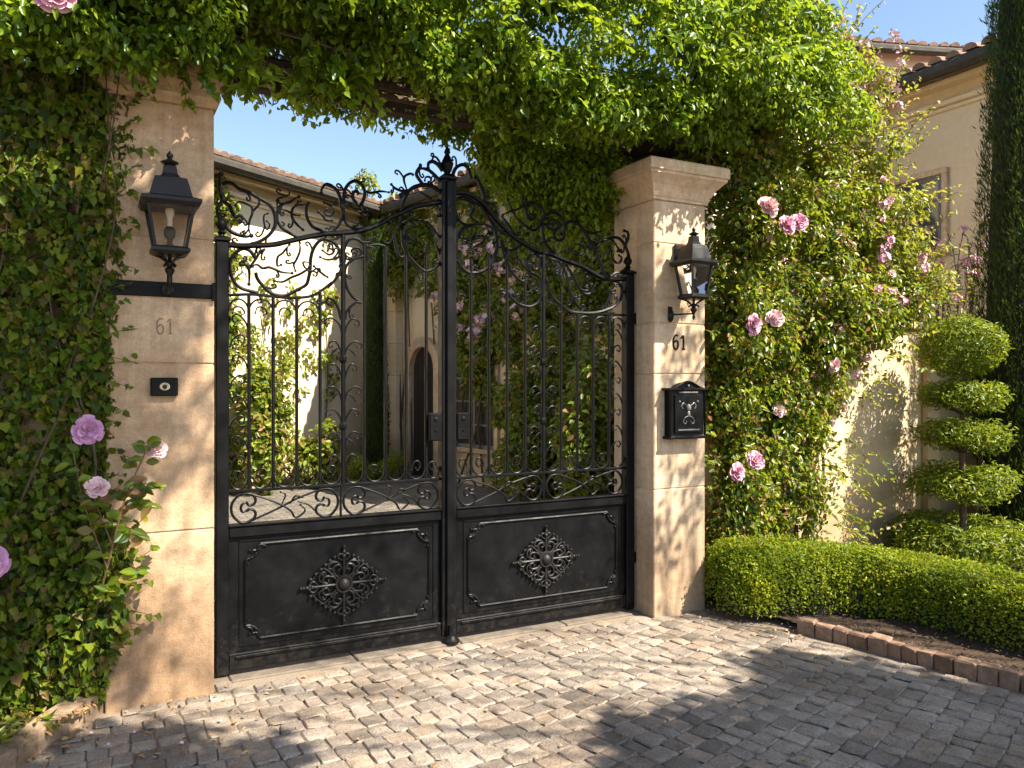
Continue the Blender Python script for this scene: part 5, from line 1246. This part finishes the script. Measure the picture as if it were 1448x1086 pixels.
# ------------------------------------------------------------------ courtyard planting
def wallp(fr, a, d, z): return tuple(fr.p(a, -d, z))
def climber(name, label, cat, fr, items, size, dens, mat, blooms=()):
    a0, d0, _ = items[0][0]
    base = wallp(fr, a0, .1, 0); t = thing(name, base, label, cat)
    cl = [(wallp(fr, a, d, z), r) for (a, d, z), r in items]
    C, Nn, D = clump_leaves(cl, dens, (0, -.5, .3), .5, .55)
    leaf_mesh('foliage', C, Nn, D, rng.uniform(.7, 1.25, len(C))*size, 'oval', mat, t)
    mb = MB(); P = []
    for k in range(9):
        (a, d, z), r = random.choice(items); P.append([wallp(fr, a+random.gauss(0, .2), .06, 0), wallp(fr, a+random.gauss(0, .15), .06, z*.5), wallp(fr, a, .05, z)])
    stems(mb, P, .02, .008); mb.build('stem', M['bark'], t)
    for (a, d, z, kind, R) in blooms: put(random.choice(CLUS[kind]), 'blossom', t, wallp(fr, a, d, z), tuple(fr.n+Vector((0, 0, .4))), R)
    return t
OFF = 6.0   # distance along the left wing to the spot seen beside the left gate post
it = []
for i in range(120):
    a = OFF+random.uniform(-1.6, .12); z = random.uniform(.1, 4.35); r = random.uniform(.12, .24)
    if a > OFF+.25 and z > 3.6 and random.random() < .8: continue
    it.append(((a, .1, z), (r, r*.7, r)))
for i in range(46):
    a = OFF+random.uniform(.4, 2.4); z = random.gauss(2.45, .55)-.12*(a-OFF); r = random.uniform(.05, .12)
    it.append(((a, .07, max(1.2, z)), (r, r*.6, r)))
climber('wall_creeper', 'light green creeper on the sunlit house wall behind the left gate leaf', 'creeper', f1, it, .085, 330, F['yard'])
def shrub(name, label, p, r, n, size, mat, kind='oval', blobs=9):
    t = thing(name, (p[0], p[1], 0), label, 'shrub'); cl = []
    for k in range(blobs):
        u = np.array((random.gauss(0, .4), random.gauss(0, .4), abs(random.gauss(.2, .4)))); q = np.array((p[0], p[1], r[2]*.45))+u*np.array(r)
        cl.append((tuple(q), tuple(np.array(r)*random.uniform(.35, .6))))
    C, Nn, D = clump_leaves(cl, n, (0, -.3, .5), .1, .5)
    ok = C[:, 2] > .01; leaf_mesh('foliage', C[ok], Nn[ok], D[ok], rng.uniform(.7, 1.25, ok.sum())*size, kind, mat, t)
    mb = MB(); stems(mb, [[(p[0], p[1], 0), (p[0]+random.gauss(0, r[0]*.3), p[1]+random.gauss(0, r[1]*.3), r[2]*.5), (p[0]+random.gauss(0, r[0]*.5), p[1]+random.gauss(0, r[1]*.5), r[2]*.9)] for _ in range(6)], .018, .005); mb.build('stem', M['bark'], t)
    return t
q = f1.p(OFF+.25, -.55, 0); shrub('laurel', 'leafy dark shrub at the foot of the sunlit house wall behind the left hinge post', (q.x, q.y), (.42, .35, 1.15), 220, .09, F['yard'], blobs=16)
q = f1.p(OFF+1.1, -.6, 0); shrub('laurel', 'shorter rounded shrub right beside the leafy dark one under the creeper', (q.x, q.y), (.42, .3, .6), 240, .09, F['yard'], blobs=12)
q = f1.p(OFF+1.95, -.5, 0); shrub('seedling_shrub', 'small sparse shrub in the middle of the bed by the sunlit house wall', (q.x, q.y), (.3, .25, .45), 170, .07, F['yard'], blobs=6)
for (dx, r, lab) in ((-.42, .19, 'left one of three low box balls around the slim courtyard cypress'), (.02, .2, 'middle one of three low box balls around the slim courtyard cypress'), (.42, .22, 'right one of three low box balls around the slim courtyard cypress')):
    s_ = shrub('box_ball', lab, (3.92+dx*.9, 11.72+dx*.25, 0), (r*1.1, r*1.1, r*1.35), 900, .035, F['box'], 'box', 7); s_['group'] = 'low box balls in the courtyard corner'
it = []; bl = []
for i in range(500):
    Y = random.uniform(6.7, 12.4); z = random.uniform(.1, 4.5); r = random.uniform(.10, .24)
    a = aw(Y)
    if Y > 10.0 and z < 2.05: 
        if (Y > 10.75 or z < 1.1) and (Y > 10.12 or z > .2): continue
    if Y > 11.3 and z < 2.6+.25*math.sin(Y*5): continue
    if Y > 12.0 and z < 3.2: continue
    if 8.9 < Y < 10.2 and 3.75 < z and random.random() < .75: continue
    if Y < 10 and z < 1.0 and random.random() < .35: continue
    it.append(((a, .12, z), (r, r*.8, r)))
for i in range(18):
    Y = random.uniform(9.3, 11.6); z = random.uniform(2.2, 3.7); bl.append((aw(Y), .32, z, 'pale', random.uniform(.09, .15)))
climber('wall_rose', 'dense climber with pinkish blossom covering the wing wall behind the right gate leaf', 'climbing rose', f2, it, .075, 420, F['yard'], bl)
it = []
for i in range(46):
    r = random.uniform(.12, .24); it.append(((random.uniform(-.5, 1.0), random.uniform(.15, .6), random.gauss(3.9, .38)), (r, r, r)))
climber('corner_creeper', 'sunny green creeper rising above the roof edge where the two wings meet', 'creeper', f2, it, .085, 330, F['yard'])
q = (5.0, 8.2)
for k, (x, y, lab) in enumerate(((4.98, 8.9, 'dark leafy shrub at the foot of the climber, right of the ground window'), (4.95, 7.6, 'tall dark leafy shrub nearest the right hinge post inside the courtyard'))):
    shrub('laurel', lab, (x, y), (.4, .4, .8+.3*k), 320, .085, F['yard'], blobs=12)

# ------------------------------------------------------------------ small growth and litter at the ivy's foot
for i, (x, y, r, lab) in enumerate(((-.22, 3.86, .10, 'low yellow green weed tuft behind the curved edging stones'), (-.42, 3.72, .12, 'second weed tuft at the left picture edge, half cut off'))):
    t = thing('weed', (x, y, .03), lab, 'weed'); n = 90
    a = rng.random(n)*2*PI; el = rng.uniform(.1, 1.2, n); d = np.stack([np.cos(a)*np.cos(el), np.sin(a)*np.cos(el), np.sin(el)], 1)
    C = np.array((x, y, .04))+d*rng.uniform(.02, r, n)[:, None]; leaf_mesh('foliage', C, np.array((0, 0, 1))+rng.normal(size=(n, 3))*.4, d, rng.uniform(.04, .075, n), 'lance', F['rose_tip'], t)
n = 420
C = np.stack([rng.uniform(-.75, .02, n), rng.uniform(3.5, 4.0, n), np.full(n, .05)], 1)
C[:, 1] = 3.98+(C[:, 0])*1.0+rng.normal(.05, .09, n)
out_ = C[:, 1] < 3.98+C[:, 0]*1.15-.02; C[out_, 2] = .012
C[~out_, 2] = .075
tag(leaf_mesh('leaf_litter', C, np.array((0, 0, 1))+rng.normal(size=(n, 3))*.35, rdir(n)*np.array((1, 1, .2)), rng.uniform(.018, .04, n), 'oval', M['litter'], loc=(-.2, 3.8, 0)), 'dry brown leaves scattered around the edging stones below the ivy', 'leaf litter', kind='stuff')

n = 900
x = rng.uniform(3.75, 4.6, n); y = rng.uniform(1.6, 4.1, n); kk = np.array([edge_x(v)+.1 for v in y]); x = np.maximum(x, kk)
tag(leaf_mesh('bark_mulch', np.stack([x, y, rng.uniform(.055, .085, n)], 1), np.array((0, 0, 1))+rng.normal(size=(n, 3))*.5, rdir(n)*np.array((1, 1, .3)), rng.uniform(.012, .035, n), 'lance', M['mulch'], loc=(4.1, 3, .05)), 'brown bark chips and dead leaves on the soil between brick edging and hedge', 'mulch', kind='stuff')
n = 260
x = rng.uniform(-.2, 4.0, n); y = rng.uniform(2.0, 4.15, n); side = rng.random(n) < .5
x[side] = np.where(rng.random(side.sum()) < .5, rng.normal(3.75, .12, side.sum()), rng.normal(.35, .3, side.sum())); y[side] = rng.uniform(3.3, 4.12, side.sum())
tag(leaf_mesh('fallen_leaves', np.stack([x, y, np.full(n, .010)], 1), np.array((0, 0, 1))+rng.normal(size=(n, 3))*.3, rdir(n)*np.array((1, 1, .15)), rng.uniform(.012, .032, n), 'oval', M['litter'], loc=(1.8, 3.2, 0)), 'a few dry leaves lying about on the cobbles in front of the gate', 'fallen leaves', kind='stuff')
n = 18
x = np.concatenate([rng.normal(3.6, .35, n//2), rng.normal(.3, .3, n-n//2)]); y = np.where(x > 2, rng.uniform(3.2, 4.0, n), rng.uniform(3.4, 4.0, n))
tag(leaf_mesh('fallen_petals', np.stack([x, y, np.full(n, .011)], 1), np.array((0, 0, 1))+rng.normal(size=(n, 3))*.3, rdir(n)*np.array((1, 1, .15)), rng.uniform(.014, .026, n), 'round', M['petal_pale'], loc=(1.8, 3.3, 0)), 'pale pink petals dropped on the paving below the roses', 'fallen petals', kind='stuff')

# ------------------------------------------------------------------ the big tree standing right of the drive whose crown shades it
tree = thing('plane_tree', (9.0, -3.4, 0), 'broad plane tree beside the drive, its boughs reaching over it and casting the dappled shade', 'tree')
SH = []
S_ = (.503, -.776)
def shade(x, y, z0, h, r, k=1):
    """a leafy bough h metres above the spot it shades"""
    SH.append(((x+S_[0]*h, y+S_[1]*h, z0+h), (r, r, r*.55)))
SHADE = [
 (.3, 4.08, 2.2, 4.2, .55), (.2, 4.08, 1.6, 4.4, .5), (.0, 4.0, 1.9, 4.4, .6),  (.35, 4.08, 1.15, 4.8, .36), (-.2, 4.0, 1.0, 4.9, .5), (.15, 4.05, .25, 5.2, .34),
 (-.6, 4.0, .6, 5.0, .55), (-.6, 4.0, 1.5, 4.6, .6), (.45, 4.08, 2.6, 3.8, .4),
 (2.9, 2.0, 0, 5.6, .75), (3.6, 1.7, 0, 5.6, .8), (2.2, 2.1, 0, 5.4, .55), (3.3, 2.6, 0, 5.5, .42), (1.3, 2.2, 0, 5.6, .4), (2.6, 1.3, 0, 5.5, .9), (3.6, .9, 0, 5.8, .9), (1.4, 1.6, 0, 5.8, .7), (.6, 2.3, 0, 5.6, .6), (-.2, 2.9, 0, 5.4, .5), (.1, 3.5, 0, 5.2, .3),
 (1.2, 4.28, .35, 5.0, .3),

 (2.4, 1.7, 0, 5.5, .8), (3.2, 2.2, 0, 5.5, .6), (3.6, 1.6, 0, 5.3, .6), (1.9, 1.2, 0, 5.5, .9), (.9, 1.9, 0, 5.6, .6),
  (-.2, 4.0, 1.5, 4.5, .5), (-.45, 4.0, 1.1, 4.9, .45), (.1, 3.6, 0, 5.2, .35), (-.3, 3.4, 0, 5.4, .5),
 (2.0, 2.2, 0, 5.5, .45), (.5, 2.4, 0, 5.5, .4), (3.3, 3.0, 0, 5.2, .3), (.55, 3.3, 0, 5.3, .26),
 (2.6, 2.5, 0, 5.4, .45), (1.7, 2.0, 0, 5.5, .5), (3.4, 2.8, 0, 5.3, .4), (.0, 2.6, 0, 5.5, .5), (.7, 2.6, 0, 5.4, .3),
 (2.1, 2.65, 0, 5.4, .34), (3.0, 2.6, 0, 5.4, .42), (1.2, 2.55, 0, 5.5, .3), (3.6, 2.3, 0, 5.3, .45),
]
SHADE_FINE = [(3.25+.07*k, 4.08, .35+.24*((k*5) % 9), 2.95+.1*(k % 3), .2) for k in range(7)] + [(3.2+.05*k, 4.08, .5+.22*((k*4) % 9), 3.2, .17) for k in range(9)]
# boughs: (spot shaded) x, y, z, height of the bough above it, radius
for a in SHADE:
    if not (a[2] > 0 and a[0] > 0): shade(*a)
C, Nn, D = clump_leaves(SH, 210, (0, 0, .3), .2, .5, shell=(.35, 1.0))
leaf_mesh('crown', C, Nn, D, rng.uniform(.07, .13, len(C)), 'ivy', F['shade'], tree)
k0 = len(SH)
for a in SHADE_FINE: shade(*a)
k1 = len(SH)
for a in SHADE:
    if a[2] > 0 and a[0] > 0: shade(*a)
C, Nn, D = [np.concatenate(q) for q in zip(clump_leaves(SH[k0:k1], 85, (0, 0, .3), .2, .6, shell=(.2, 1.0)), clump_leaves(SH[k1:], 175, (0, 0, .3), .2, .6, shell=(.2, 1.0)))]
leaf_mesh('crown', C, Nn, D, rng.uniform(.04, .075, len(C)), 'oval', F['shade'], tree)
mb = MB(); paths = [[(9.0, -3.4, -.05), (8.9, -3.3, 2.0), (8.6, -3.1, 4.2), (8.2, -2.8, 6.0)]]
for c, r in SH:
    paths.append([(8.7, -3.2, 3.6+random.uniform(-.4, .8)), ((8.7+c[0])/2+random.gauss(0, .2), (-3.2+c[1])/2+random.gauss(0, .2), (4.2+c[2])/2+.35), c])
stems(mb, paths[:1], .26, .10, 10); stems(mb, paths[1:], .016, .005, 6); mb.build('trunk', M['bark'], tree)

# ================================================================== LIGHT, SKY, CAMERA
sun_dir = Vector((.37, -.57, .735)).normalized()
world = bpy.data.worlds.new('World'); scene.world = world; world.use_nodes = True
nt = world.node_tree; nt.nodes.clear()
wo = nt.nodes.new('ShaderNodeOutputWorld'); bg = nt.nodes.new('ShaderNodeBackground'); sky = nt.nodes.new('ShaderNodeTexSky')
sky.sky_type = 'NISHITA'; sky.sun_disc = False
sky.sun_elevation = math.asin(sun_dir.z); sky.sun_rotation = math.atan2(sun_dir.x, sun_dir.y)
sky.air_density = 1.0; sky.dust_density = 1.0; sky.ozone_density = 1.2
nt.links.new(sky.outputs[0], bg.inputs[0]); bg.inputs[1].default_value = .084; nt.links.new(bg.outputs[0], wo.inputs[0])
sl = bpy.data.lights.new('sun', 'SUN'); sl.energy = 5.0; sl.angle = math.radians(.5); sl.color = (1.0, .91, .77)
so = bpy.data.objects.new('sun', sl); COL.objects.link(so); so.rotation_euler = sun_dir.to_track_quat('Z', 'Y').to_euler(); so.location = (6, -6, 10)

cam = bpy.data.cameras.new('camera'); co = bpy.data.objects.new('camera', cam); COL.objects.link(co)
cam.sensor_width = 36; cam.lens = 36*1118/1448; cam.clip_start = .05; cam.clip_end = 500
co.location = (0, 0, 1.5); co.rotation_euler = (math.radians(90), 0, math.radians(-28)); cam.shift_y = .0007
scene.camera = co
vs_ = scene.view_settings; vs_.view_transform = 'Standard'; vs_.look = 'None'; vs_.exposure = 1.7; vs_.gamma = 1
